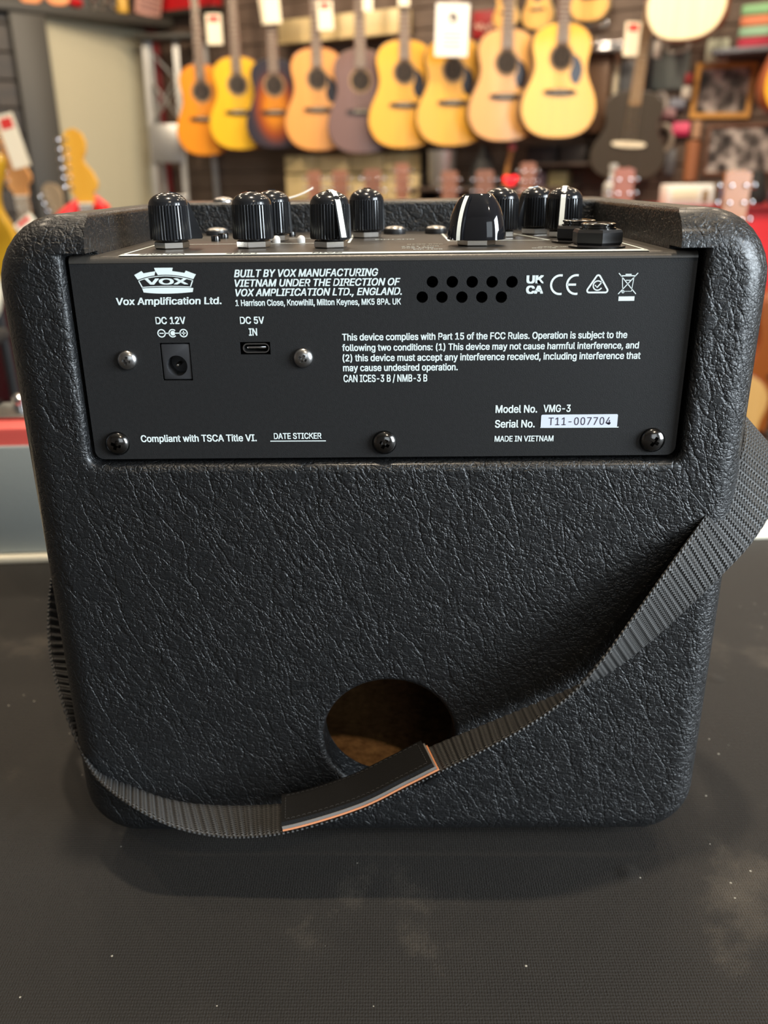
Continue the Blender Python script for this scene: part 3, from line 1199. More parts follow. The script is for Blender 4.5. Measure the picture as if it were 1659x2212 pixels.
# pressed wing that carries the white line
bm = bmesh.new()
pw = []
for k in range(11):
    t = k / 10
    f = math.sqrt(max(0.0, 1 - 0.72 * t * t))
    yy = -0.0078 * (1 - 0.50 * t ** 2.0)
    pw.append((-0.0040 * f - 0.0005, yy - 0.0016 * (1 - 0.4 * t), z0 + (z1 - z0) * t))
back = [(x + 0.0006, -0.001, z) for x, y, z in pw]
loft(bm, [[Vector(p) + Vector((dx, 0, 0)) for p in pw] + [Vector(p) + Vector((dx, 0, 0)) for p in reversed(back)] for dx in (-0.0012, 0.0012)])
obj('pointer', bm, M['knobgloss'], sel, 25)
bm = bmesh.new()
for a, b in zip(pw, pw[1:]):
    d = 0.0006
    bm.faces.new([bm.verts.new(Vector(p) + Vector((dx, -0.00012, 0.00002))) for p, dx in ((a, -d), (a, d), (b, d), (b, -d))])
obj('pointer_line', bm, M['pointer'], sel, label='white pointer line')
hexnut('nut', sel, 0.0062, CZ, 0.2187, M['nut'], 0.2)

# ---- push buttons, lamps, small pins


def button(x, y, r=0.0044):
    bm = bmesh.new()
    lathe(bm, [(r, CZ), (r, CZ + 0.0016), (r * 0.96, CZ + 0.0019)], 28)
    o = obj('push_button', bm, M['blackplastic'], amp)
    o.location = (x, y, 0)
    bm = bmesh.new()
    lathe(bm, [(r * 0.93, CZ + 0.0018)] + [(r * 0.93 * math.cos(a * PI / 12), CZ + 0.0019 + 0.0012 * math.sin(a * PI / 12)) for a in range(0, 7)], 28)
    obj('button_cap', bm, M['silver'], o, label='silver domed cap')


for x, y in ((0.0042, 0.0960), (0.0207, 0.0955), (-0.0672, 0.0975)):
    button(x, y)
for x, y in ((-0.0375, 0.0500), (-0.0288, 0.0500)):
    bm = bmesh.new()
    lathe(bm, [(0.0014, CZ), (0.0014, CZ + 0.0012)] + [(0.0014 * math.cos(a * PI / 10), CZ + 0.0012 + 0.0013 * math.sin(a * PI / 10)) for a in range(1, 6)], 18)
    o = obj('indicator_lamp', bm, M['led'], amp, label='small clear lamp dome')
    o.location = (x, y, 0)
for x, y, r in ((-0.0610, 0.0620, 0.0017), (-0.0610, 0.0770, 0.0020), (-0.0360, 0.0860, 0.0017)):
    bm = bmesh.new()
    lathe(bm, [(r, CZ), (r, CZ + 0.0017), (r * 0.9, CZ + 0.002)], 18)
    o = obj('panel_pin', bm, M['blackchrome'], amp)
    o.location = (x, y, 0)


def jack(x, y, ph):
    bm = bmesh.new()
    lathe(bm, [(0.0087, CZ), (0.0088, CZ + 0.0006), (0.0080, CZ + 0.0009), (0.0040, CZ + 0.0009)], 40)
    w = obj('input_jack', bm, M['blacknut'], amp, label='black hexagonal input jack')
    w.location = (x, y, 0)
    hexnut('nut', w, 0.0080, CZ + 0.0008, CZ + 0.0054, M['blacknut'], ph)
    bm = bmesh.new()
    lathe(bm, [(0.0056, CZ + 0.0050), (0.0056, CZ + 0.0058), (0.0050, CZ + 0.0060), (0.0050, CZ + 0.0064), (0.0054, CZ + 0.0066), (0.0054, CZ + 0.0070), (0.0048, CZ + 0.0073), (0.0034, CZ + 0.0072), (0.0032, CZ + 0.0045)], 32)
    obj('thread_ring', bm, M['blackchrome'], w)


jack(0.0668, 0.0165, 0.5)
jack(0.0655, 0.0385, 0.35)

# ---- carry strap: front (F) and back (B) selvage
STRAP = [
    ((-0.1180, 0.066, 0.150), (-0.1180, 0.087, 0.150)), ((-0.1205, 0.062, 0.128), (-0.1215, 0.082, 0.124)), ((-0.1300, 0.0550, 0.1050), (-0.1330, 0.0740, 0.0980)),
    ((-0.1358, 0.0498, 0.0890), (-0.1390, 0.0680, 0.0803)), ((-0.1370, 0.0423, 0.0745), (-0.1392, 0.0600, 0.0632)), ((-0.1351, 0.0339, 0.0638), (-0.1365, 0.0520, 0.0532)),
    ((-0.1318, 0.0270, 0.0565), (-0.1325, 0.0440, 0.0445)), ((-0.1270, 0.0190, 0.0492), (-0.1280, 0.0360, 0.0366)), ((-0.1195, 0.0080, 0.0420), (-0.1225, 0.0250, 0.0305)),
    ((-0.1092, -0.0060, 0.0365), (-0.1145, 0.0110, 0.0268)), ((-0.0994, -0.0155, 0.0345), (-0.1055, 0.0025, 0.0264)), ((-0.0877, -0.0222, 0.0318), (-0.0935, -0.0045, 0.0254)),
    ((-0.0752, -0.0248, 0.0264), (-0.0815, -0.0062, 0.0220)), ((-0.0614, -0.0254, 0.0228), (-0.0685, -0.0065, 0.0198)), ((-0.0475, -0.0260, 0.0228), (-0.0516, -0.0065, 0.0193)),
    ((-0.0319, -0.0263, 0.0258), (-0.0342, -0.0065, 0.0212)), ((-0.0092, -0.0257, 0.0338), (-0.0142, -0.0065, 0.0284)), ((0.0068, -0.0257, 0.0432), (0.0022, -0.0065, 0.0375)),
    ((0.0178, -0.0261, 0.0502), (0.0148, -0.0065, 0.0450)), ((0.0331, -0.0262, 0.0595), (0.0329, -0.0065, 0.0540)), ((0.0481, -0.0256, 0.0693), (0.0491, -0.0065, 0.0618)),
    ((0.0610, -0.0236, 0.0795), (0.0645, -0.0065, 0.0694)), ((0.0705, -0.0204, 0.0902), (0.0776, -0.0065, 0.0772)), ((0.0800, -0.0165, 0.1030), (0.0895, -0.0062, 0.0880)),
    ((0.0907, -0.0120, 0.1180), (0.1022, -0.0056, 0.1020)), ((0.1005, -0.0060, 0.1295), (0.1125, -0.0036, 0.1124)), ((0.1074, -0.0010, 0.1372), (0.1222, 0.0000, 0.1222)),
    ((0.1144, 0.0050, 0.1458), (0.1305, 0.0060, 0.1322)), ((0.1205, 0.0140, 0.1540), (0.1370, 0.0150, 0.1407)), ((0.1248, 0.0290, 0.1590), (0.1390, 0.0300, 0.1445)),
    ((0.1235, 0.0480, 0.1600), (0.1330, 0.0490, 0.1440)), ((0.1190, 0.0680, 0.1590), (0.1215, 0.0700, 0.1390))]
sp_ = catmull([(*f, *b) for f, b in STRAP], 24)
# resample by arc length of the middle line
mids = [(Vector(p[:3]) + Vector(p[3:])) / 2 for p in sp_]
acc = [0.0]
for a, b in zip(mids, mids[1:]):
    acc.append(acc[-1] + (b - a).length)
SL = acc[-1]


def strap_at(s):
    s = min(max(s, 0.0), SL - 1e-6)
    lo, hi_ = 0, len(acc) - 1
    while hi_ - lo > 1:
        md = (lo + hi_) // 2
        if acc[md] <= s:
            lo = md
        else:
            hi_ = md
    t = (s - acc[lo]) / max(acc[hi_] - acc[lo], 1e-9)
    a, b = sp_[lo], sp_[hi_]
    f = Vector([a[i] + (b[i] - a[i]) * t for i in range(3)])
    g = Vector([a[i] + (b[i] - a[i]) * t for i in range(3, 6)])
    mid = (f + g) / 2
    w = (g - f).normalized()
    tan = (mids[hi_] - mids[lo]).normalized()
    nrm = tan.cross(w).normalized()
    return mid, w, nrm


SW = 0.0210
NS, NC = 1500, 14
RIB = 0.0033
bm = bmesh.new()
uvl = bm.loops.layers.uv.new('UVMap')
grid = []
for i in range(NS + 1):
    s = SL * i / NS
    mid, w, nrm = strap_at(s)
    if nrm.dot(nrm) == 0:
        nrm = Vector((0, 0, 1))
    rh = abs(math.sin(PI * s / RIB)) ** 0.7
    row = []
    for side in (1, -1):
        cols = range(NC + 1) if side == 1 else range(NC, -1, -1)
        for j in cols:
            v = (j / NC - 0.5) * SW
            edgef = 1.0 if 0 < j < NC else 0.35
            row.append((bm.verts.new(mid + w * v + nrm * side * (0.00040 + 0.00055 * rh) * edgef), s, v))
    grid.append(row)
m2 = 2 * (NC + 1)
for a, b in zip(grid, grid[1:]):
    for j in range(m2):
        k = (j + 1) % m2
        q = [a[j], a[k], b[k], b[j]]
        f = bm.faces.new([x[0] for x in q])
        for lp, x in zip(f.loops, q):
            lp[uvl].uv = (x[1], x[2])
bm.faces.new([x[0] for x in reversed(grid[0])])
bm.faces.new([x[0] for x in grid[-1]])
strap = obj('carry_strap', bm, M['web'], amp, 60, label='ribbed black webbing strap hanging in a loop')


def nearest_s(p):
    p = Vector(p)
    return min(range(len(mids)), key=lambda i: (mids[i] - p).length)


sA = acc[nearest_s((-0.0375, -0.0165, 0.0225))]
sB = acc[nearest_s((0.0160, -0.0163, 0.0470))]
_m, _w, _n = strap_at((sA + sB) / 2)
FACE = 1 if _n.dot(CAM_POS - _m) > 0 else -1


def ribbon_layer(name, s0, s1, v0, v1, h0, h1, m, parent, slant=0.0, ends=(0, 0)):
    bm = bmesh.new()
    n = 48
    rows = []
    for i in range(n + 1):
        t = i / n
        row = []
        for v, h in ((v0, h0), (v1, h0), (v1, h1), (v0, h1)):
            ss = s0 + (s1 - s0) * t - slant * (v / SW) * (1 if True else 0)
            mid, w, nrm = strap_at(ss)
            row.append(mid + w * v + nrm * FACE * h)
        rows.append(row)
    loft(bm, rows)
    return obj(name, bm, m, parent, 30)


ribbon_layer('pad_base', sA - 0.0001, sB + 0.0010, -0.0109, 0.0100, 0.0010, 0.0016, M['felt_orange'], strap)['label'] = 'raw orange leather edge of the strap pad'
ribbon_layer('pad_felt', sA - 0.0001, sB + 0.0005, -0.0107, 0.0100, 0.0016, 0.0027, M['felt_grey'], strap)['label'] = 'grey middle layer of the strap pad'
ribbon_layer('leather_pad', sA, sB, -0.0104, 0.0100, 0.0027, 0.0042, M['leather'], strap)['label'] = 'black stitched leather pad on the strap'
bm = bmesh.new()


def stitch(sa, va, sb, vb):
    ma, wa, na = strap_at(sa)
    mb_, wb, nb = strap_at(sb)
    tube(bm, [ma + wa * va + na * FACE * 0.00425, (ma + wa * va + mb_ + wb * vb) / 2 + na * FACE * 0.00445, mb_ + wb * vb + nb * FACE * 0.00425], 0.00016, 5)


k = 0
s = sA + 0.002
while s < sB - 0.0028:
    stitch(s, -0.0088, s + 0.0013, -0.0088)
    stitch(s, 0.0084, s + 0.0013, 0.0084)
    s += 0.0020
v = -0.0084
while v < 0.0072:
    stitch(sA + 0.0016, v, sA + 0.0016, v + 0.0013)
    stitch(sB - 0.0016, v, sB - 0.0016, v + 0.0013)
    v += 0.0020
obj('stitching', bm, M['thread'], strap)
for sx, y, z in ((-1, 0.0765, 0.150), (1, 0.069, 0.149)):
    bm = bmesh.new()
    lathe(bm, [(0.0075, 0.0), (0.0075, 0.0015), (0.0050, 0.0030), (0.0, 0.0034)], 24, Matrix.Translation((sx * 0.1164, y, z)) @ Matrix.Rotation(sx * PI / 2, 4, 'Y'))
    obj('strap_mount', bm, M['blackchrome'], amp)

# small stud on the far rim and a curled paper tag lying there
bm = bmesh.new()
lathe(bm, [(0.0044, 0.2280), (0.0044, 0.2290)] + [(0.0044 * math.cos(a * PI / 12), 0.2290 + 0.0016 * math.sin(a * PI / 12)) for a in range(1, 7)], 24, Matrix.Translation((-0.0690, 0.126, 0)))
obj('rim_stud', bm, M['steel'], amp)
bm = bmesh.new()
rows = []
for k in range(13):
    t = k / 12
    x, z = -0.047 + 0.0165 * t, 0.2288 + 0.0046 * t * t
    hw = 0.0022 * (1 - 0.55 * abs(2 * t - 1) ** 3)
    rows.append([(x, 0.128 - hw, z), (x, 0.128 + hw, z + 0.0004), (x - 0.0001, 0.128 + hw, z + 0.0007), (x - 0.0001, 0.128 - hw, z + 0.0003)])
loft(bm, rows)
tag(obj('paper_strip', bm, M['paper']), 'small curled white paper strip on the amplifier\'s far rim', 'paper')

# ------------------------------------------------------------------ guitars
HALF = [(0, 0), (0.006, 0.30), (0.03, 0.56), (0.08, 0.79), (0.16, 0.94), (0.24, 1.0), (0.33, 0.985), (0.42, 0.90), (0.50, 0.79), (0.57, 0.715),
        (0.63, 0.69), (0.69, 0.705), (0.77, 0.755), (0.84, 0.765), (0.91, 0.69), (0.96, 0.54), (0.99, 0.34), (1.0, 0.14)]
HALF = catmull(HALF, 3)


def body_outline(L, hw, k=1.0):
    c = L / 2
    right = [(h * hw * k, c + (t * L - c) * k) for t, h in HALF]
    left = [(-x, z) for x, z in reversed(right)]
    return right + [p for p in left if abs(p[0]) > 1e-6]


WOODS = {}


def acoustic(name, label, base, top, side='rosewood', L=0.50, hw=0.182, yaw=0.0, lean=0.0, tip=0.0, guard=True, group=None, head='headveneer', hole=True,
             board='ebony', bridge='ebony', scale=1.0, pale_strings=False, depth=0.096, neck_wood='mahogany'):
    g = thing(name, label, 'ukulele' if name == 'ukulele' else 'guitar', base, (tip, lean, yaw), group)
    g.scale = (scale, scale, scale)
    d = depth / 2
    top_m = M[top] if top in M else WOODS[top]
    bm = bmesh.new()
    o0 = body_outline(L, hw, 1.0)
    o1 = body_outline(L, hw, 0.985)
    loft(bm, [[(x, -d + 0.0005, z) for x, z in o1], [(x, -d + 0.0035, z) for x, z in o0], [(x, d - 0.004, z) for x, z in o0], [(x, d, z) for x, z in o1]])
    obj('body', bm, M[side] if side in M else WOODS[side], g, 50)
    bm = bmesh.new()
    o2 = body_outline(L, hw, 0.978)
    loft(bm, [[(x, -d + 0.0006, z) for x, z in o2], [(x, -d - 0.0014, z) for x, z in o2]])
    sb = obj('soundboard', bm, top_m, g)
    f = -d - 0.0014
    hz = 0.705 * L
    if hole:
        bm = bmesh.new()
        lathe(bm, [(0.050, 0.0), (0.050, 0.0011), (0.061, 0.0011), (0.061, 0.0)], 36, Matrix.Translation((0, f - 0.0002, hz)) @ Matrix(((1, 0, 0, 0), (0, 0, -1, 0), (0, 1, 0, 0), (0, 0, 0, 1))), cap=False)
        obj('rosette', bm, M['rosette'], sb)
        bm = bmesh.new()
        lathe(bm, [(0.0, 0.0008), (0.050, 0.0008), (0.050, 0.0)], 36, Matrix.Translation((0, f - 0.0001, hz)) @ Matrix(((1, 0, 0, 0), (0, 0, -1, 0), (0, 1, 0, 0), (0, 0, 0, 1))), cap=False)
        obj('soundhole_disc', bm, M['hole'], sb)  # closed flat disc; the shade inside the hole is put into its colour
    if guard:
        pts = catmull([(0.052, 0.735), (0.085, 0.70), (0.105, 0.62), (0.10, 0.53), (0.080, 0.475), (0.056, 0.50), (0.044, 0.57), (0.052, 0.62), (0.058, 0.68)], 4, True)
        bm = bmesh.new()
        prism(bm, [(x, z * L) for x, z in pts], f - 0.0016, f + 0.0002, XZ)
        obj('pickguard', bm, M['pickguard'], g)
    bz = 0.41 * L
    bm = bmesh.new()
    prism(bm, catmull([(-0.075, bz - 0.007), (-0.03, bz - 0.014), (0.03, bz - 0.014), (0.075, bz - 0.007), (0.075, bz + 0.007), (0.03, bz + 0.012), (-0.03, bz + 0.012), (-0.075, bz + 0.007)], 3, True), f - 0.009, f + 0.001, XZ)
    br = obj('bridge', bm, M[bridge], g)
    bm = bmesh.new()
    box(bm, (0, f - 0.0105, bz + 0.003), (0.072, 0.004, 0.003))
    obj('saddle', bm, M['bone'], br)
    nut = L + 0.355
    bm = bmesh.new()
    rings = []
    for z, w, t in ((L - 0.06, 0.030, 0.030), (L + 0.004, 0.029, 0.026), (L + 0.05, 0.0275, 0.020), (nut, 0.0215, 0.017)):
        rings.append([(w * math.cos(a), f + 0.002 + t * max(0.0, math.sin(a)), z) for a in [PI * k / 10 for k in range(11)]])
    loft(bm, rings)
    obj('neck', bm, M[neck_wood], g, 50)
    bm = bmesh.new()
    loft(bm, [[(-w, f - 0.006, z), (w, f - 0.006, z), (w, f + 0.0025, z), (-w, f + 0.0025, z)] for z, w in ((hz + 0.052, 0.0285), (nut, 0.0215))])
    fb = obj('fretboard', bm, M[board], g)
    bm = bmesh.new()
    for k in range(1, 20):
        z = bz + (nut - bz) * 2 ** (-k / 12)
        if z > hz + 0.055:
            w = 0.0285 + (0.0215 - 0.0285) * (z - hz) / (nut - hz)
            box(bm, (0, f - 0.0065, z), (w * 2, 0.0012, 0.0022))
    obj('frets', bm, M['fret'], fb)
    bm = bmesh.new()
    prism(bm, [(-0.0215, nut), (0.0215, nut), (0.031, nut + 0.03), (0.034, nut + 0.165), (0.012, nut + 0.172), (0, nut + 0.167), (-0.012, nut + 0.172), (-0.034, nut + 0.165), (-0.031, nut + 0.03)], f - 0.004, f + 0.011, XZ)
    hd = obj('headstock', bm, M[head], g)
    bm = bmesh.new()
    box(bm, (0, f - 0.006, nut), (0.043, 0.006, 0.005))
    obj('nut', bm, M['bone'], g)
    for sx in (-1, 1):
        for k in range(3):
            bm = bmesh.new()
            z = nut + 0.048 + 0.043 * k
            lathe(bm, [(0.0055, 0.0), (0.0055, 0.002), (0.003, 0.003), (0.003, 0.009), (0.0, 0.0095)], 12, Matrix.Translation((sx * 0.019, f - 0.004, z)) @ Matrix(((1, 0, 0, 0), (0, 0, -1, 0), (0, 1, 0, 0), (0, 0, 0, 1))))
            tube(bm, [(sx * 0.030, f + 0.006, z), (sx * 0.042, f + 0.006, z)], 0.0025, 8)
            lathe(bm, [(0.0, -0.008), (0.007, -0.006), (0.0085, 0.0), (0.007, 0.006), (0.0, 0.008)], 12, Matrix.Translation((sx * 0.046, f + 0.006, z)))
            obj('tuner', bm, M['chrome'], hd)
    bm = bmesh.new()
    for k in range(6):
        x0 = -0.027 + 0.0108 * k
        x1 = -0.017 + 0.0068 * k
        tube(bm, [(x0, f - 0.0095, bz), (x1, f - 0.0085, nut)], 0.0011 if pale_strings else 0.0005, 5)
    obj('strings', bm, M['fret'], g)
    return g


STRAT_BODY = catmull([(0, 0), (.085, .004), (.140, .035), (.163, .095), (.150, .155), (.128, .205), (.130, .250), (.150, .298), (.157, .335), (.138, .350), (.105, .322), (.075, .305), (.034, .312),
                      (-.034, .322), (-.075, .322), (-.105, .345), (-.128, .385), (-.150, .400), (-.166, .368), (-.155, .300), (-.131, .242), (-.126, .200), (-.147, .150), (-.165, .090), (-.142, .032), (-.085, .003)], 3, True)
STRAT_HEAD = [(-.0205, 0), (-.0270, .015), (-.0370, .025), (-.0450, .050), (-.0460, .121), (-.0446, .178), (-.0340, .196), (-.0125, .202), (.0090, .189), (.0180, .164), (.0140, .139), (.0036, .121),
              (.0090, .107), (.0270, .086), (.0390, .057), (.0350, .039), (.0230, .032), (.0215, .010), (.0205, 0)]


def electric(label, base, color, lean=0.0, yaw=0.0, tip=0.0, scale=1.0, head='maple', board='rosewood', guard='pickguard', group=None):
    g = thing('electric_guitar', label, 'guitar', base, (tip, lean, yaw), group)
    g.scale = (scale,) * 3
    bm = bmesh.new()
    loft(bm, [[(x * k, y, 0.19 + (z - 0.19) * k) for x, z in STRAT_BODY] for y, k in ((-0.022, 0.975), (-0.017, 1.0), (0.017, 1.0), (0.022, 0.975))])
    obj('body', bm, M[color], g, 50)
    if guard:
        bm = bmesh.new()
        prism(bm, catmull([(.055, .09), (.11, .14), (.095, .21), (.12, .30), (.04, .28), (-.04, .30), (-.105, .34), (-.10, .25), (-.05, .20), (.0, .13)], 4, True), -0.0245, -0.0215, XZ)
        obj('pickguard', bm, M[guard], g)
    for z in (0.13, 0.19, 0.25):
        bm = bmesh.new()
        box(bm, (0, -0.027, z), (0.075, 0.008, 0.018), bevel=0.003)
        obj('pickup', bm, M['bone'], g)
    bm = bmesh.new()
    box(bm, (0, -0.026, 0.085), (0.078, 0.010, 0.035), bevel=0.002)
    obj('bridge', bm, M['chrome'], g)
    nut = 0.755
    bm = bmesh.new()
    loft(bm, [[(w * math.cos(a), -0.022 + t * max(0.0, math.sin(a)), z) for a in [PI * k / 10 for k in range(11)]] for z, w, t in ((0.29, 0.028, 0.026), (0.40, 0.027, 0.022), (nut, 0.0205, 0.019))])
    obj('neck', bm, M[head], g, 50)
    bm = bmesh.new()
    loft(bm, [[(-w, -0.028, z), (w, -0.028, z), (w, -0.0215, z), (-w, -0.0215, z)] for z, w in ((0.285, 0.028), (nut, 0.0205))])
    fb = obj('fretboard', bm, M[board], g)
    bm = bmesh.new()
    for k in range(1, 21):
        z = 0.107 + (nut - 0.107) * 2 ** (-k / 12)
        if z > 0.29:
            box(bm, (0, -0.0285, z), (0.048, 0.0012, 0.0020))
    obj('frets', bm, M['fret'], fb)
    bm = bmesh.new()
    prism(bm, [(x, nut + z) for x, z in STRAT_HEAD], -0.020, -0.006, XZ)
    hd = obj('headstock', bm, M[head], g)
    bm = bmesh.new()
    box(bm, (0, -0.0265, nut), (0.042, 0.007, 0.005))
    obj('nut', bm, M['bone'], g)
    for k in range(6):
        z = nut + 0.045 + 0.0255 * k
        bm = bmesh.new()
        lathe(bm, [(0.0052, 0.0), (0.0052, 0.002), (0.003, 0.003), (0.003, 0.011), (0.0, 0.0115)], 14, Matrix.Translation((-0.035, -0.020, z)) @ Matrix(((1, 0, 0, 0), (0, 0, -1, 0), (0, 1, 0, 0), (0, 0, 0, 1))))
        tube(bm, [(-0.043, -0.009, z), (-0.054, -0.009, z)], 0.0025, 8)
        lathe(bm, [(0.0, -0.008), (0.007, -0.006), (0.0085, 0.0), (0.007, 0.006), (0.0, 0.008)], 12, Matrix.Translation((-0.061, -0.009, z)))
        obj('tuner', bm, M['chrome'], hd)
    bm = bmesh.new()
    for k in range(6):
        tube(bm, [(-0.026 + 0.0104 * k, -0.033, 0.085), (-0.017 + 0.0066 * k, -0.0305, nut)], 0.0005, 5)
    obj('strings', bm, M['fret'], g)
    return g


def floor_stand(label, x, y, z_top, group='floor guitar stands', yoke=None):
    """tubular stand from the floor to the guitar's lower edge, with two padded rests"""
    h = z_top - FLOOR
    t = thing('guitar_stand', label, 'stand', (x, y, FLOOR), (0, 0, 0), group)
    bm = bmesh.new()
    tube(bm, [(0, 0.16, 0.02), (0, 0.11, h)], 0.012, 10)
    obj('pole', bm, M['blackplastic'], t)
    for a in (-0.75, 0.75, PI):
        bm = bmesh.new()
        tube(bm, [(0, 0.14, 0.16), (0.20 * math.sin(a), 0.14 - 0.20 * math.cos(a), 0.011)], 0.010, 8)
        obj('leg', bm, M['blackplastic'], t)
    for s_ in (-1, 1):
        bm = bmesh.new()
        tube(bm, [(0, 0.11, h - 0.006), (s_ * 0.07, 0.07, h - 0.012), (s_ * 0.07, -0.07, h - 0.012), (s_ * 0.07, -0.085, h + 0.02)], 0.0115, 8)
        obj('rest', bm, M['rubber'], t)
    if yoke:
        bm = bmesh.new()
        tube(bm, [(0, 0.11, h), (0, 0.075, yoke - FLOOR - 0.02)], 0.010, 10)
        obj('neck_pole', bm, M['blackplastic'], t)
        yz = yoke - FLOOR
        bm = bmesh.new()
        tube(bm, [(-0.10, -0.045, yz - 0.045), (-0.070, -0.01, yz - 0.015), (-0.035, 0.035, yz + 0.012), (0.0, 0.060, yz + 0.02), (0.03, 0.045, yz + 0.005), (0.036, 0.0, yz)], [0.014, 0.024, 0.028, 0.026, 0.018, 0.012], 12)
        obj('neck_pad', bm, M['red_bright'], t, label='bright red padded neck rest')
    return t


def hanger(x, y, z, s, label):
    """wall hook with a padded fork that holds a headstock"""
    t = thing('guitar_hanger', label, 'hanger', (x, y, z), (0, 0, 0), 'wall guitar hangers')
    wp = wall_pt(s, z, 0.0)
    bm = bmesh.new()
    tube(bm, [(wp.x - x, wp.y - y, 0.03), (0, 0.02, 0.0)], 0.006, 8)
    obj('arm', bm, M['darkpost'], t)
    bm = bmesh.new()
    tube(bm, [(-0.033, -0.075, 0.004), (-0.036, -0.02, 0.0), (0, 0.02, 0.0), (0.036, -0.02, 0.0), (0.033, -0.075, 0.004)], 0.007, 8)
    obj('fork', bm, M['rubber'], t)


# hanging row, left to right
for nm, c in dict(amber=(236, 150, 34), lemon=(240, 190, 40), peach=(226, 162, 88), gold=(242, 180, 48), honey=(238, 180, 62), beige=(228, 174, 104), yellow=(250, 192, 42), cream=(252, 246, 214),
                  brown=(116, 86, 80), darkgrey=(66, 60, 54), butter=(240, 190, 112), rust=(176, 96, 30), pale=(246, 196, 120)).items():
    WOODS[nm] = top_wood(nm + '_spruce', *c)
WOODS['burst'] = make_burst()
GR = 'acoustic guitars hanging in a row'
ROW = [
    ('amber-orange acoustic guitar at the left end of the hanging row, beside the ladder', (-1.091, 5.291, 0.373), 'amber', 0.49, 0.165, False, 'mahogany'),
    ('lemon-yellow glossy acoustic guitar hanging second from the left', (-0.860, 5.173, 0.399), 'lemon', 0.487, 0.176, False, 'mahogany'),
    ('dark sunburst acoustic guitar hanging third from the left', (-0.638, 5.060, 0.401), 'burst', 0.460, 0.168, False, 'ebony'),
    ('peach-coloured acoustic guitar hanging just left of the dark brown one', (-0.386, 4.931, 0.382), 'peach', 0.512, 0.186, True, 'mahogany'),
    ('dark brown wooden-top acoustic guitar in the middle of the hanging row', (-0.148, 4.810, 0.362), 'brown', 0.508, 0.182, False, 'rosewood'),
    ('golden acoustic guitar hanging just right of the dark brown one', (0.082, 4.693, 0.382), 'gold', 0.515, 0.190, True, 'rosewood'),
    ('honey-gold acoustic guitar with a white paper sheet on its neck', (0.327, 4.568, 0.387), 'honey', 0.502, 0.188, True, 'rosewood'),
    ('pale beige acoustic guitar hanging second from the right end', (0.576, 4.441, 0.402), 'beige', 0.502, 0.184, True, 'rosewood'),
    ('bright yellow acoustic guitar with black pickguard at the right end of the row', (0.819, 4.317, 0.410), 'yellow', 0.498, 0.184, True, 'rosewood')]
for i, (lab, b, tw, L, hw, gd, sd) in enumerate(ROW):
    acoustic('acoustic_guitar', lab, b, tw, sd, L, hw, math.radians(4), 0.0, 0.0, gd, GR, board='rosewood')
    s = (Vector((b[0], b[1], 0)) - Vector((WX, WY, 0))).dot(WT)
    hanger(b[0], b[1] - 0.02, b[2] + L + 0.375, s, 'dark wall hook holding up the ' + lab.split(' acoustic')[0].split(' wooden')[0] + ' guitar of the row')


def card(name, label, x0, x1, z0, z1, y, cat='price tag', lean=0.0, red=True, group=None, strings=True):
    t = thing(name, label, cat, ((x0 + x1) / 2, y, z1), (0, lean, 0), group)
    w, h = x1 - x0, z1 - z0
    bm = bmesh.new()
    box(bm, (0, 0, -h / 2), (w, 0.0016, h), bevel=0.0005, seg=1)
    obj('card', bm, M['paper_cream'] if red else M['paper'], t)
    if red:
        bm = bmesh.new()
        box(bm, (0, -0.0012, -h * 0.17), (w * 0.66, 0.0008, h * 0.2))
        obj('red_mark', bm, M['red_print'], t)
    bm = bmesh.new()
    tube(bm, [(0, 0, -0.004), (0, 0.012, 0.03), (0, 0.03, 0.06)], 0.001, 5)
    obj('string', bm, M['thread'], t)
    return t


GT = 'price tags on the hanging guitars'
card('price_tag', 'cream price tag with red mark on the amber-orange guitar', -1.024, -0.936, 0.955, 1.108, 5.20, group=GT)
card('price_tag', 'cream price tag with red mark on the lemon-yellow guitar', -0.655, -0.565, 1.035, 1.17, 5.06, lean=-0.12, group=GT).location.x = -0.66
card('price_tag', 'cream price tag with red mark on the dark sunburst guitar', -0.672, -0.580, 1.020, 1.19, 4.96, lean=-0.05, group=GT)
card('price_tag', 'cream price tag with red mark on the peach guitar', -0.368, -0.288, 0.965, 1.10, 4.82, lean=-0.04, group=GT)
card('price_tag', 'cream price tag at the top of the dark brown guitar', -0.125, -0.075, 1.03, 1.13, 4.70, group=GT)
card('price_tag', 'cream price tag at the top of the golden guitar beside the brown one', 0.055, 0.11, 1.035, 1.12, 4.60, group=GT)
# white sheet with a small emblem and lines of print
t = thing('paper_sheet', 'white printed sheet hanging in front of the honey-gold guitar', 'paper', (0.312, 4.36, 1.005), (0, 0.03, 0))
bm = bmesh.new()
box(bm, (0, 0, -0.112), (0.158, 0.002, 0.224), bevel=0.0008, seg=1)
obj('sheet', bm, M['paper'], t)
bm = bmesh.new()
lathe(bm, [(0.0, 0.0006), (0.020, 0.0006), (0.020, 0.0)], 18, Matrix.Translation((0.004, -0.0014, -0.058)) @ Matrix(((1, 0, 0, 0), (0, 0, -1, 0), (0, 1, 0, 0), (0, 0, 0, 1))), cap=False)
lathe(bm, [(0.024, 0.0006), (0.028, 0.0006)], 24, Matrix.Translation((-0.002, -0.0014, -0.064)) @ Matrix(((1, 0, 0, 0), (0, 0, -1, 0), (0, 1, 0, 0), (0, 0, 0, 1))), cap=False)
obj('emblem', bm, M['grey_print'], t)
bm = bmesh.new()
for k, w in enumerate((0.09, 0.105, 0.08, 0.10, 0.085)):
    box(bm, (0, -0.0014, -0.118 - 0.018 * k), (w, 0.0006, 0.004))
obj('print_lines', bm, M['rosette'], t)
bm = bmesh.new()
tube(bm, [(0, 0, -0.004), (0.01, 0.05, 0.05), (0.015, 0.11, 0.12)], 0.001, 5)
obj('string', bm, M['thread'], t)

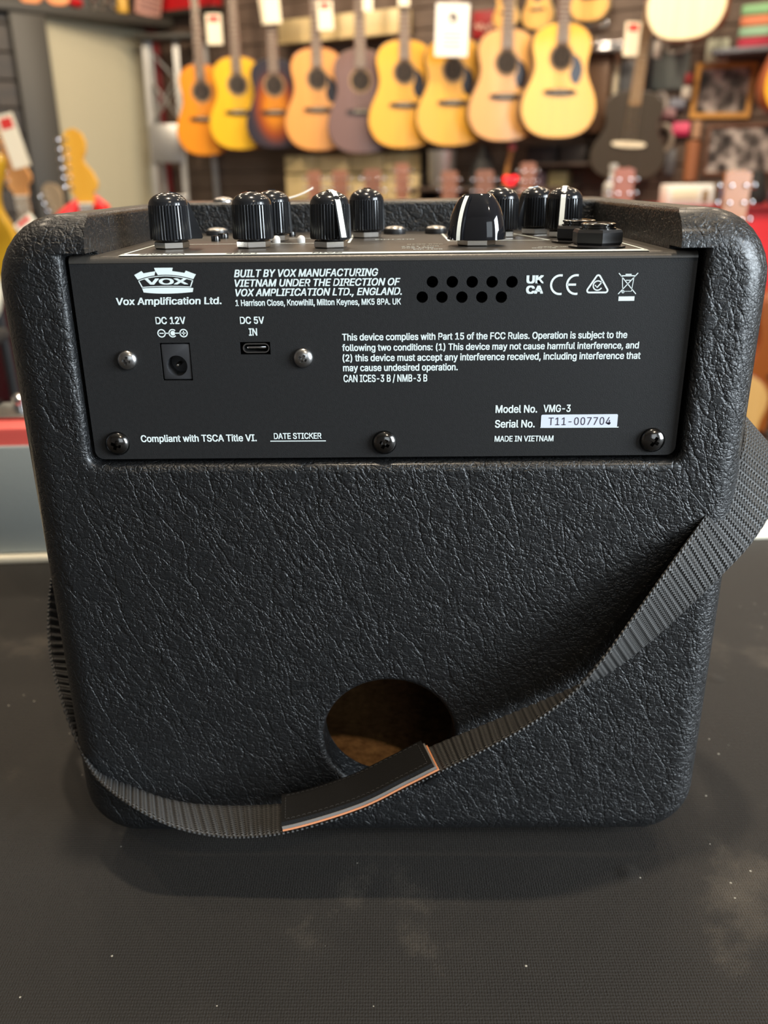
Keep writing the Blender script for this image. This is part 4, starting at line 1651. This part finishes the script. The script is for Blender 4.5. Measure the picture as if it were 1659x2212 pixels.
# guitars standing on the floor, only their heads showing over the amplifier
GF = 'acoustic guitars on floor stands'
for lab, x, y, ztop, hd, tw, yw in [
        ('brown headstock in front of the tan drawers, leftmost of three', -0.364, 4.25, 0.277, 'headveneer', 'honey', 0.0),
        ('brown headstock in front of the tan drawers, middle of three', -0.214, 3.80, 0.276, 'headveneer', 'peach', 0.0),
        ('brown headstock in front of the tan drawers, rightmost of three', -0.062, 3.35, 0.274, 'headveneer', 'gold', 0.0),
        ('standing guitar head with chrome tuners left of the grey can', 0.066, 4.25, 0.307, 'headveneer', 'beige', 0.0),
        ('standing guitar head with chrome tuners in front of the grey can', 0.269, 3.80, 0.267, 'headveneer', 'honey', 0.0),
        ('standing guitar head with chrome tuners left of the red lamp', 0.376, 3.35, 0.266, 'headveneer', 'gold', 0.0),
        ('standing guitar head with chrome tuners just right of the red lamp', 0.635, 3.95, 0.300, 'headveneer', 'peach', 0.0),
        ('standing guitar with reddish headstock below the black guitar', 0.790, 2.85, 0.263, 'head_red', 'pale', 0.0),
        ('pale-topped guitar with orange headstock standing right of the amplifier', 0.924, 2.20, 0.248, 'maple_orange', 'pale', 0.0)]:
    L = 0.50
    tot = L + 0.355 + 0.172
    acoustic('acoustic_guitar', lab, (x, y, ztop - tot), tw, 'mahogany', L, 0.182 if y > 2.5 else 0.226, yw, 0.0, 0.0, False, GF, head=hd)
    floor_stand('black tubular stand under the ' + lab.replace('standing guitar head', 'guitar').replace('standing ', ''), x, y, ztop - tot)

acoustic('acoustic_guitar', 'rust-orange guitar body at the right edge below the red counter', (1.350, 2.62, -0.60), 'rust', 'mahogany', 0.5, 0.175, 0.0, 0, 0, False, GF)
floor_stand('black tubular stand under the rust-orange guitar at the right edge', 1.350, 2.62, -0.60)
acoustic('acoustic_guitar', 'guitar head with pale tuners at the right edge in front of red', (0.866, 1.62, 0.115 - 0.927), 'butter', 'mahogany', 0.40, 0.14, 0.0, 0, 0, False, GF, head='headveneer')
floor_stand('black tubular stand under the pale-tuner guitar at the right edge', 0.866, 1.62, 0.115 - 0.927)

# black guitar, white guitar, yellow guitar on the right
pb = wall_pt(2.60, 0.215, 0.16)
acoustic('acoustic_guitar', 'matt black cutaway guitar with tan strings hanging right of the yellow row', (pb.x, pb.y, 0.215), 'darkgrey', 'darkgrey', 0.40, 0.178, -0.3, math.radians(4), 0, False, None, hole=False,
         board='rosette', bridge='bone', pale_strings=True)
hanger(pb.x + 0.055, pb.y - 0.02, 0.215 + 0.775, 2.66, 'dark wall hook holding up the matt black guitar')
card('price_tag', 'cream price tag with red mark on the black guitar\'s neck', 1.098, 1.168, 0.755, 0.895, 4.20, lean=0.03)
acoustic('acoustic_guitar', 'cream-white guitar hanging at the top right, its brown side showing', (1.329, 4.05, 0.791), 'cream', 'mahogany', 0.52, 0.170, math.radians(-28), 0.0, 0.0, False, None, hole=False, bridge='rosette')
hanger(1.329, 4.03, 0.791 + 0.895, 2.75, 'dark wall hook holding up the cream-white guitar')
acoustic('acoustic_guitar', 'golden guitar cut off by the right edge beside the framed photo', (1.735, 3.75, 0.457), 'yellow', 'mahogany', 0.47, 0.160, 0.0, 0.0, 0.0, True, None)
hanger(1.735, 3.73, 0.457 + 0.845, 3.2, 'dark wall hook holding up the golden guitar at the right edge')

# ------------------------------------------------------------------ electric guitars and small amplifier on the left
def on_stand(lab, x, y, z, *a, yoke=None, **k):
    electric(lab, (x, y, z), *a, **k)
    floor_stand('black tubular stand under the ' + lab.split(' beside')[0].split(' behind')[0].split(' at')[0].split(' before')[0], x, y, z, yoke=yoke)


GE = 'electric guitars at the left'
on_stand('electric guitar with amber maple headstock before the sage recess', -0.885, 2.40, 0.177 - 0.755, 'red_deep', head='maple', group=GE, yoke=0.155)
on_stand('electric guitar with pale orange headstock at the left edge', -1.135, 2.62, 0.197 - 0.755, 'maple_pale', head='maple_pale', board='fretmaple', lean=math.radians(-2), group=GE)
electric('electric guitar with greyed maple neck slanting behind the orange headstock', (-0.86, 2.95, -0.66), 'rosewood', lean=math.radians(-20), head='fretmaple', board='fretmaple', group=GE)
floor_stand('black tubular stand under the electric guitar with the slanting neck', -0.86, 2.95, -0.66)
M['goldtop'] = mat('gold_top_lacquer', srgb(186, 140, 30), 0.3, coat=0.4)
M['maroon'] = mat('maroon_lacquer', srgb(58, 16, 20), 0.25, coat=0.3)
M['ivory'] = mat('ivory_lacquer', srgb(226, 220, 196), 0.3, coat=0.3)
on_stand('gold-topped guitar at the left edge beside the amplifier corner', -0.872, 1.55, 0.040, 'goldtop', scale=0.72, guard='ivory', group=GE)
on_stand('ivory guitar at the left edge above the maroon one', -0.694, 1.05, 0.020, 'ivory', scale=0.66, guard='pickguard', group=GE)
on_stand('maroon guitar at the left edge above the small red amplifier', -1.150, 2.10, -0.345, 'maroon', scale=0.98, guard=None, group=GE)
card('price_tag', 'cream price tag with red mark hanging over the pale orange headstock', -1.165, -1.110, 0.275, 0.425, 2.50, lean=-0.22)
card('price_tag', 'cream price tag with red mark above the gold-topped guitar', -0.722, -0.680, 0.133, 0.172, 1.45, lean=-0.6)
ra = math.atan(0.0626)
t = thing('practice_amplifier', 'small red amplifier with grey grille on the cream board at left', 'amplifier', (-0.185, 0.2735, 0.0007), (0, 0, ra))
bm = bmesh.new()
box(bm, (0, 0.033, 0.044), (0.182, 0.064, 0.088), bevel=0.003)
obj('cabinet', bm, mat('coral_red_vinyl', srgb(236, 104, 98), 0.4), t)
bm = bmesh.new()
box(bm, (0, -0.0004, 0.0385), (0.168, 0.004, 0.0755), bevel=0.001)
m = mat('blue_grey_grille_cloth', srgb(166, 178, 182), 0.7)
q = NT(m)
q.bump(q.noise(q.coords(), 900, 2), 0.6, 0.0004)
obj('grille', bm, m, t)
bm = bmesh.new()
box(bm, (0, 0.040, 0.0895), (0.17, 0.040, 0.003), bevel=0.001)
cp = obj('control_strip', bm, M['steel'], t)
for k in range(4):
    bm = bmesh.new()
    lathe(bm, [(0.005, 0.0), (0.005, 0.008), (0.003, 0.010), (0.0, 0.0105)], 16, Matrix.Translation((-0.066 + 0.034 * k, 0.040, 0.091)))
    obj('knob', bm, M['chrome'], cp)

# ------------------------------------------------------------------ ladder
t = thing('step_ladder', 'grey aluminium step ladder behind the amber-orange guitar', 'ladder', (-1.36, 5.50, FLOOR))
hh = 1.02 - FLOOR
for x, y0, y1 in ((-0.10, -0.16, 0.02), (0.085, -0.16, 0.02), (-0.085, 0.16, 0.05), (0.25, 0.16, 0.05)):
    bm = bmesh.new()
    loft(bm, [[(x - 0.017, y0 - 0.012, 0), (x + 0.017, y0 - 0.012, 0), (x + 0.017, y0 + 0.012, 0), (x - 0.017, y0 + 0.012, 0)],
              [(x - 0.017, y1 - 0.012, hh), (x + 0.017, y1 - 0.012, hh), (x + 0.017, y1 + 0.012, hh), (x - 0.017, y1 + 0.012, hh)]])
    obj('rail', bm, M['alu'], t)
for z, w in ((0.30, 0.2), (0.60, 0.2), (0.90, 0.2), (1.055, 0.2)):
    bm = bmesh.new()
    yy = -0.16 + 0.18 * z / hh
    box(bm, (-0.008, yy, z), (w, 0.09, 0.028), bevel=0.004)
    obj('step', bm, M['alu'], t)
bm = bmesh.new()
box(bm, (-0.008, -0.07, 1.37), (0.19, 0.02, 0.22), bevel=0.006)
obj('folding_shelf', bm, M['alu'], t)
for a, b in (((-0.09, 0.06, 1.52), (0.24, 0.06, 1.90)), ((0.24, 0.06, 1.52), (-0.09, 0.06, 1.90)), ((-0.1, -0.01, 1.50), (0.08, 0.0, 1.75)), ((0.08, -0.01, 1.50), (-0.1, 0.0, 1.75))):
    bm = bmesh.new()
    tube(bm, [a, b], 0.008, 6)
    obj('brace', bm, M['alu'], t)
bm = bmesh.new()
box(bm, (0.06, 0.02, hh + 0.015), (0.42, 0.16, 0.03), bevel=0.006)
obj('top_cap', bm, M['darkpost'], t)

# ------------------------------------------------------------------ wall fixtures and stock


def wbox(name, label, cat, s0, s1, z0, z1, off, depth, m, bevel=0.004, group=None):
    bm = bmesh.new()
    box(bm, (0, 0, 0), (s1 - s0, depth, z1 - z0), bevel=min(bevel, (z1 - z0) * 0.2, depth * 0.3))
    o = obj(name, bm, M[m] if isinstance(m, str) else m)
    p = wall_pt((s0 + s1) / 2, (z0 + z1) / 2, off + depth / 2)
    o.location = p
    o.rotation_euler = (0, 0, WANG)
    tag(o, label, cat, group)
    return o


# tan canopy beam
t = thing('display_beam', 'tan wooden beam with a lip behind the row of necks', 'shelf', wall_pt(0.955, 0.965, 0.0), (0, 0, WANG))
bm = bmesh.new()
box(bm, (0, -0.05, 0.062), (0.80, 0.10, 0.105), bevel=0.004)
obj('beam', bm, M['tan'], t)
bm = bmesh.new()
box(bm, (0, -0.058, 0.0), (0.80, 0.116, 0.018), bevel=0.004)
obj('lip', bm, M['tan'], t)
# tan drawers
t = thing('drawer_unit', 'low tan wooden drawer unit under the hanging row', 'drawers', wall_pt(1.06, 0.0, 0.0), (0, 0, WANG))
bm = bmesh.new()
box(bm, (0, -0.09, (0.372 + FLOOR) / 2), (0.90, 0.18, 0.372 - FLOOR), bevel=0.004)
obj('carcass', bm, M['tan_dark'], t)
for r, (z0, z1) in enumerate(((0.120, 0.262), (0.272, 0.366))):
    for k in range(4):
        bm = bmesh.new()
        x = -0.330 + 0.22 * k
        box(bm, (x, -0.19, (z0 + z1) / 2), (0.212, 0.022, z1 - z0), bevel=0.004)
        d = obj('drawer', bm, M['tan'], t)
        if r == 0:
            bm = bmesh.new()
            box(bm, (x + 0.07, -0.2015, 0.165), (0.028, 0.004, 0.05), bevel=0.001)  # dark plate on the drawer face, coloured as the shade of a cut-out
            obj('slot_shade', bm, M['tan_dark'], d)
# red script sign
t = thing('wall_sign', 'dark red sign with cream script between beige guitar and paper sheet', 'sign', wall_pt(1.81, 0.977, 0.012), (0, 0, WANG))
bm = bmesh.new()
box(bm, (0, 0, 0), (0.19, 0.012, 0.125), bevel=0.002)
obj('board', bm, M['red_deep'], t)
bm = bmesh.new()
tube(bm, [(-0.08 + 0.16 * k / 40, -0.008, -0.012 + 0.014 * math.sin(k * 0.95) + 0.006 * math.sin(k * 0.31)) for k in range(41)], 0.0024, 5)
obj('script', bm, M['bone'], t)
# ukuleles near the top
for lab, s, z, sc in (('tan ukulele at the top edge left of the yellow guitar\'s neck', 2.085, 0.925, 0.50), ('wide tan ukulele at the top edge right of the yellow guitar\'s neck', 2.345, 0.940, 0.58),
                      ('small tan ukulele at the top edge above the beige guitar', 1.915, 0.940, 0.42)):
    p = wall_pt(s, z, 0.06)
    acoustic('ukulele', lab, p, 'butter', 'tan', 0.42, 0.16, WANG, 0, 0, False, 'ukuleles at the top of the wall', scale=sc, depth=0.08)
    hanger(p.x, p.y - 0.01, z + sc * 0.79, s, 'dark wall hook holding up the ' + lab.split(' at the')[0])
# chrome tray shelf, harmonica
t = thing('tray_shelf', 'bright chrome tray shelf right of the yellow guitar', 'shelf', wall_pt(2.43, 0.80, 0.0), (0, 0, WANG))
bm = bmesh.new()
box(bm, (0, -0.08, 0.0), (0.21, 0.16, 0.02), bevel=0.003)
obj('tray', bm, M['chrome'], t)
bm = bmesh.new()
box(bm, (0, -0.155, 0.018), (0.21, 0.008, 0.032), bevel=0.002)
obj('front_rail', bm, M['chrome'], t)
bm = bmesh.new()
lathe(bm, [(0.045, 0.0), (0.052, 0.03), (0.03, 0.055), (0.0, 0.06)], 24)
o = obj('chrome_bell', bm, M['chrome'])
o.location = wall_pt(2.40, 0.8105, 0.08)
tag(o, 'chrome bell on the bright tray shelf', 'bell')
bm = bmesh.new()
box(bm, (0, 0, 0), (0.115, 0.03, 0.030), bevel=0.008, seg=3)
o = obj('harmonica', bm, M['chrome'])
o.location = wall_pt(2.375, 0.928, 0.015)
o.rotation_euler = (0, math.radians(-6), WANG)
tag(o, 'chrome harmonica above the tray shelf', 'harmonica')
# two framed black-and-white photographs
for i, (lab, s0, s1, z0, z1, wood) in enumerate((('tan wooden picture frame with a black-and-white photo, upper of two', 2.862, 3.135, 0.489, 0.727, 'rusttan'),
                                                 ('brown picture frame with a black-and-white group photo, lower of two', 2.950, 3.290, 0.235, 0.462, 'brownframe'))):
    M['rusttan'] = M.get('rusttan') or mat('tan_oak_frame', srgb(200, 146, 72), 0.45)
    M['brownframe'] = M.get('brownframe') or mat('brown_frame', srgb(116, 80, 60), 0.45)
    t = thing('picture_frame', lab, 'picture', wall_pt((s0 + s1) / 2, (z0 + z1) / 2, 0.012), (0, math.radians(2 if i == 0 else 0), WANG), 'framed photos')
    w, h, b = s1 - s0, z1 - z0, 0.024 if i == 0 else 0.014
    bm = bmesh.new()
    o_ = [(-w / 2, -h / 2), (w / 2, -h / 2), (w / 2, h / 2), (-w / 2, h / 2)]
    n_ = [(-w / 2 + b, -h / 2 + b), (w / 2 - b, -h / 2 + b), (w / 2 - b, h / 2 - b), (-w / 2 + b, h / 2 - b)]
    loft(bm, [[(x, 0.01, z) for x, z in o_], [(x, -0.012, z) for x, z in o_], [(x, -0.012, z) for x, z in n_], [(x, 0.0, z) for x, z in n_]], cap=False)
    obj('frame', bm, M[wood], t)
    bm = bmesh.new()
    box(bm, (0, 0.002, 0), (w - 2 * b + 0.004, 0.004, h - 2 * b + 0.004))
    obj('photo', bm, make_photo('monochrome_photo_' + ('a', 'b')[i], i), t)
# shelves below with stock
M['shelfbrown'] = mat('brown_shelf', srgb(64, 50, 42), 0.6)
wbox('wall_shelf', 'long brown shelf under the right half of the hanging row', 'shelf', 1.50, 2.36, 0.172, 0.190, 0.0, 0.42, 'shelfbrown')
wbox('wall_shelf', 'short brown shelf with dark boxes left of the black guitar', 'shelf', 2.06, 2.46, 0.286, 0.302, 0.0, 0.20, 'shelfbrown')
bm = bmesh.new()
lathe(bm, [(0.060, 0.0), (0.066, 0.01), (0.073, 0.17), (0.076, 0.18), (0.070, 0.18), (0.065, 0.02), (0.0, 0.02)], 32)
o = obj('metal_can', bm, M['alu'])
o.location = wall_pt(1.675, 0.1905, 0.30)
tag(o, 'grey metal can standing under the honey-gold guitar', 'can')
bm = bmesh.new()
lathe(bm, [(0.085, 0.0), (0.088, 0.01), (0.050, 0.12), (0.012, 0.20), (0.0, 0.205)], 8)
o = obj('cymbal_bag', bm, M['rubber'])
o.location = wall_pt(1.885, 0.1905, 0.24)
tag(o, 'dark cone-shaped bag right of the grey can', 'bag')
bm = bmesh.new()
tube(bm, [(0, 0, 0), (0.012, 0, 0.10), (0.03, 0, 0.185)], 0.013, 10)
o = obj('mallet', bm, mat('ochre_stick', srgb(170, 120, 60), 0.5))
o.location = wall_pt(2.00, 0.1905, 0.22)
bm = bmesh.new()
lathe(bm, [(0.0, -0.02), (0.018, -0.014), (0.024, 0.0), (0.018, 0.016), (0.0, 0.022)], 18, Matrix.Translation((0.03, 0, 0.19)))
obj('mallet_head', bm, mat('pink_felt', srgb(214, 120, 120), 0.7), o, label='pink felt head')
tag(o, 'ochre mallet with pink felt head leaning above the red lamp', 'mallet')
bm = bmesh.new()
lathe(bm, [(0.0, -0.030), (0.020, -0.016), (0.030, 0.004), (0.026, 0.018), (0.012, 0.026), (0.0, 0.024)], 24)
for v in bm.verts:
    v.co.x *= 1.35
    if v.co.z > 0.012:
        v.co.z -= 0.014 * math.exp(-(v.co.x / 0.012) ** 2)
lamp_m = mat('glowing_red_lamp', (1.0, 0.02, 0.03), 0.4, emit=1.6)
o = obj('novelty_lamp', bm, lamp_m)
o.location = wall_pt(2.080, 0.222, 0.36)
tag(o, 'glowing red heart-shaped lamp behind the knobs', 'lamp')
bm = bmesh.new()
lathe(bm, [(0.016, -0.0315), (0.016, -0.026), (0.004, -0.024)], 16)
obj('lamp_base', bm, M['blackplastic'], o)
for lab, s0, s1, z1, c in (('black pedal box on the short shelf, left of two', 2.09, 2.25, 0.384, srgb(34, 30, 32)), ('black pedal box on the short shelf, right of two', 2.265, 2.395, 0.380, srgb(40, 36, 36))):
    wbox('pedal_box', lab, 'box', s0, s1, 0.3025, z1, 0.03, 0.13, mat('box_card', c, 0.6), group='pedal boxes')
for lab, s0, s1, z0, z1, c in (('pale yellow-grey packet lying under the short shelf', 2.20, 2.30, 0.205, 0.262, srgb(150, 140, 100)), ('mauve-grey packet under the short shelf', 2.08, 2.18, 0.205, 0.255, srgb(120, 100, 110))):
    wbox('packet', lab, 'packet', s0, s1, 0.1905, z1, 0.02, 0.10, mat('packet_print', c, 0.5))
bm = bmesh.new()
lathe(bm, [(0.030, 0.0), (0.032, 0.005), (0.032, 0.075), (0.014, 0.10), (0.013, 0.13), (0.016, 0.132), (0.016, 0.15), (0.0, 0.152)], 24)
o = obj('polish_bottle', bm, mat('white_bottle_plastic', srgb(190, 188, 182), 0.4))
o.location = (0.855, 3.22, 0.1285)
tag(o, 'white polish bottle left of the reddish headstock', 'bottle')
# brown cabinet and pale strips left of the black guitar's neck
wbox('wall_cabinet', 'brown wooden wall cabinet right of the yellow guitar', 'cabinet', 2.32, 2.47, 0.44, 0.785, 0.0, 0.10, make_wood('walnut_cabinet', srgb(92, 66, 48), srgb(116, 86, 62), 0.5, 12, 0.3), 0.005)
wbox('wall_trim_strip', 'pale upright strip left of the black guitar\'s neck', 'strip', 2.476, 2.502, 0.56, 0.80, 0.0, 0.04, 'paper_cream')
wbox('backing_card', 'blue-grey panel behind the black guitar\'s neck', 'panel', 2.51, 2.62, 0.58, 0.76, 0.0, 0.03, mat('blue_grey_card', srgb(110, 112, 116), 0.6))
wbox('backing_card', 'light grey panel right of the black guitar\'s neck', 'panel', 2.655, 2.83, 0.625, 0.785, 0.0, 0.03, mat('light_grey_card', srgb(112, 120, 118), 0.6))
wbox('upright_bar', 'black upright bar right of the black guitar\'s neck', 'bar', 2.632, 2.662, 0.58, 0.86, 0.031, 0.02, 'ebony')


def peg_item(name, label, cat, s, z, w, h, color, shape='pack'):
    """goods hung on a short chrome peg in the slatwall"""
    t = thing(name, label, cat, wall_pt(s, z, 0.0), (0, 0, WANG), 'accessories on wall pegs')
    bm = bmesh.new()
    tube(bm, [(0, 0, h / 2 + 0.004), (0, -0.06, h / 2 + 0.004), (0, -0.066, h / 2 + 0.012)], 0.0025, 6)
    obj('peg', bm, M['chrome'], t)
    bm = bmesh.new()
    if shape == 'pack':
        loft(bm, [[(sx * w / 2 * k, -0.035 + sy * d, z_) for sx, sy in ((-1, -1), (1, -1), (1, 1), (-1, 1))] for z_, k, d in ((-h / 2, 1.0, 0.004), (-h * 0.2, 1.0, 0.014), (h * 0.25, 1.0, 0.010), (h / 2, 0.9, 0.002))])
    elif shape == 'ring':
        tube(bm, [(w / 2 * math.cos(a), -0.035, h / 2 * math.sin(a)) for a in [2 * PI * k / 24 for k in range(25)]], min(w, h) * 0.16, 8, False)
    else:
        lathe(bm, [(w * 0.42, -h / 2), (w / 2, -h / 2 + 0.004), (w / 2, h / 2 - 0.004), (w * 0.42, h / 2)], 20, Matrix.Translation((0, -0.035 - w * 0.2, 0)))
    obj('goods', bm, mat(cat.replace(' ', '_') + '_finish', color, 0.45), t)
    return t


peg_item('string_packet', 'white packet on a peg just left of the cream-white guitar', 'packet', 2.672, 0.80, 0.05, 0.075, srgb(214, 206, 196))
peg_item('crumpled_bag', 'pale sage plastic bag below the cream-white guitar', 'bag', 2.955, 0.775, 0.10, 0.10, srgb(206, 212, 190))
peg_item('cable_coil', 'silver cable coil below the cream-white guitar', 'cable', 2.770, 0.805, 0.11, 0.05, srgb(176, 170, 162), 'ring')
peg_item('drum_key_pack', 'small red packet left of the upper picture frame', 'packet', 2.838, 0.665, 0.03, 0.05, srgb(150, 40, 44))
peg_item('capo_pack', 'white capo packet left of the upper frame\'s edge', 'packet', 2.835, 0.605, 0.04, 0.06, srgb(218, 210, 196))
peg_item('cable_coil', 'white cable coil right of the black guitar\'s neck', 'cable', 2.715, 0.560, 0.06, 0.10, srgb(190, 180, 172), 'ring')
peg_item('slide_pack', 'blue-grey packet between black guitar and frames', 'packet', 2.800, 0.560, 0.07, 0.05, srgb(120, 124, 140))
peg_item('string_packet', 'mauve packet between black guitar and frames', 'packet', 2.765, 0.520, 0.06, 0.06, srgb(140, 100, 104))
peg_item('strap_roll', 'tan strap roll below the upper frame\'s left edge', 'strap', 2.905, 0.440, 0.045, 0.075, srgb(176, 140, 112), 'cyl')
peg_item('pink_pouch', 'bright pink pouch left of the frames', 'pouch', 2.828, 0.447, 0.080, 0.062, srgb(206, 52, 100))
peg_item('drum_sleeve', 'copper-brown drum sleeve left of the lower frame', 'drum', 2.898, 0.298, 0.072, 0.185, srgb(150, 96, 64), 'cyl')
peg_item('cable_coil', 'beige cable coil right of the black guitar\'s body', 'cable', 2.745, 0.405, 0.09, 0.12, srgb(150, 136, 122), 'ring')
peg_item('string_packet', 'light blue packet below the copper-brown drum sleeve', 'packet', 2.905, 0.175, 0.07, 0.05, srgb(140, 156, 172))
peg_item('tool_pack', 'pale packet right of the black guitar\'s lower body', 'packet', 2.795, 0.30, 0.045, 0.12, srgb(92, 92, 96))
# folded shirts at the right edge
for lab, z, c in (('green folded shirt at the right edge, topmost', 0.905, srgb(128, 176, 130)), ('orange folded shirt at the right edge under the green one', 0.862, srgb(206, 126, 92)),
                  ('mint folded shirt at the right edge under the orange one', 0.820, srgb(140, 178, 150)), ('crimson folded shirt at the right edge, lowest', 0.778, srgb(166, 44, 66))):
    wbox('folded_shirt', lab, 'shirt', 3.06, 3.30, z - 0.019, z + 0.021, 0.02, 0.20, mat('shirt_cotton', c, 0.8), 0.012, 'folded shirts')
wbox('wall_shelf', 'blue-grey shelf under the folded shirts', 'shelf', 2.96, 3.32, 0.738, 0.758, 0.0, 0.26, mat('blue_grey_shelf', srgb(104, 108, 118), 0.5))

# red display counter on the right with goods on it
t = thing('display_counter', 'bright red display counter right of the amplifier', 'counter', (1.43, 3.36, FLOOR))
bm = bmesh.new()
box(bm, (0, 0, (0.108 - FLOOR) / 2), (1.26, 0.40, 0.108 - FLOOR), bevel=0.006)
obj('front', bm, M['red_bright'], t)
bm = bmesh.new()
box(bm, (0, 0, 0.118 - FLOOR), (1.29, 0.43, 0.02), bevel=0.004)
obj('top', bm, M['red_deep'], t)
t = thing('white_box', 'cream-white window box on the red counter', 'box', (1.140, 3.215, 0.1285))
bm = bmesh.new()
box(bm, (0, 0, 0.038), (0.175, 0.10, 0.076), bevel=0.006)
obj('carton', bm, M['paper'], t)
bm = bmesh.new()
box(bm, (-0.02, -0.0505, 0.04), (0.10, 0.004, 0.042), bevel=0.001)
obj('window_panel', bm, M['paper_cream'], t)
bm = bmesh.new()
box(bm, (0.056, -0.0505, 0.034), (0.024, 0.004, 0.045), bevel=0.001)
obj('side_print', bm, M['rosette'], t)
bm = bmesh.new()
box(bm, (0, 0, 0.03), (0.07, 0.06, 0.06), bevel=0.005)
o = obj('small_box', bm, mat('blue_card', srgb(70, 110, 170), 0.5))
o.location = (1.31, 3.2, 0.1285)
tag(o, 'small blue box on the red counter right of the orange headstock', 'box')
bm = bmesh.new()
lathe(bm, [(0.035, 0.0), (0.045, 0.03), (0.030, 0.08), (0.022, 0.12), (0.0, 0.125)], 20)
o = obj('desk_speaker', bm, M['rubber'])
o.location = (1.405, 3.22, 0.1285)
tag(o, 'dark rounded speaker on the red counter near the right edge', 'speaker')
bm = bmesh.new()
box(bm, (0, 0, 0.025), (0.08, 0.06, 0.05), bevel=0.005)
o = obj('small_box', bm, mat('mauve_card', srgb(150, 110, 150), 0.5))
o.location = (1.50, 3.2, 0.1285)
tag(o, 'small mauve box on the red counter at the right edge', 'box')

# ------------------------------------------------------------------ display on the ledge at the top left
la = math.radians(40)
for lab, x, y in (('orange ukulele standing on the ledge, leftmost of three', -2.175, 5.02), ('orange ukulele standing on the ledge, middle of three', -1.965, 5.12), ('orange ukulele standing on the ledge, rightmost of three', -1.835, 5.18)):
    acoustic('ukulele', lab, (x, y, 1.152), 'rustlight' if 'rustlight' in WOODS else WOODS.setdefault('rustlight', top_wood('orange_spruce', 240, 150, 84)) and 'rustlight', 'mahogany', 0.42, 0.16, 0.3, 0, 0, False,
             'orange ukuleles on the ledge', scale=0.40, depth=0.09)
bm = bmesh.new()
random.seed(3)
lathe(bm, [(0.0, -0.02), (0.03, -0.012), (0.042, 0.004), (0.03, 0.02), (0.0, 0.028)], 14)
for v in bm.verts:
    v.co += Vector((random.uniform(-1, 1), random.uniform(-1, 1), random.uniform(-1, 1))) * 0.006
o = obj('ribbon_bow', bm, M['red'], None, 60)
o.location = (-1.760, 5.25, 1.171)
tag(o, 'crumpled red bow lying on the ledge', 'bow')
t = thing('drum_hardware', 'chrome drum hardware heap on the ledge over the recess', 'hardware', (-1.655, 5.40, 1.1505))
for k in range(9):
    bm = bmesh.new()
    a = random.uniform(0, 2 * PI)
    x, y, z = 0.075 * math.cos(a) * random.uniform(0.2, 1), 0.05 * math.sin(a), 0.022 + 0.036 * (k // 3)
    lathe(bm, [(0.0, -0.018), (0.016, -0.014), (0.022, 0.0), (0.016, 0.014), (0.0, 0.018)], 14, Matrix.Translation((x, y, z)))
    tube(bm, [(x, y, z), (x + random.uniform(-0.04, 0.04), y, z + 0.035)], 0.006, 6)
    obj('wing_nut', bm, M['nut'], t)
t = thing('practice_amplifier', 'brown amplifier with striped grille on the ledge beside the red header', 'amplifier', (-1.455, 5.58, 1.151), (0, math.radians(12), math.radians(25)))
bm = bmesh.new()
box(bm, (0, 0, 0.11), (0.15, 0.12, 0.22), bevel=0.006)
obj('cabinet', bm, mat('tan_pink_vinyl', srgb(172, 122, 106), 0.5), t)
bm = bmesh.new()
for k in range(7):
    box(bm, (0.005, -0.061, 0.035 + 0.025 * k), (0.12, 0.006, 0.016), bevel=0.002)
obj('grille', bm, mat('brown_grille', srgb(126, 84, 74), 0.6), t)
bm = bmesh.new()
lathe(bm, [(0.030, 0.0), (0.032, 0.005), (0.032, 0.10), (0.02, 0.12), (0.0, 0.122)], 20)
o = obj('shaker_bottle', bm, mat('mustard_bottle', srgb(206, 160, 60), 0.4))
o.location = (-1.545, 5.42, 1.1505)
tag(o, 'mustard yellow bottle on the ledge left of the brown amplifier', 'bottle')
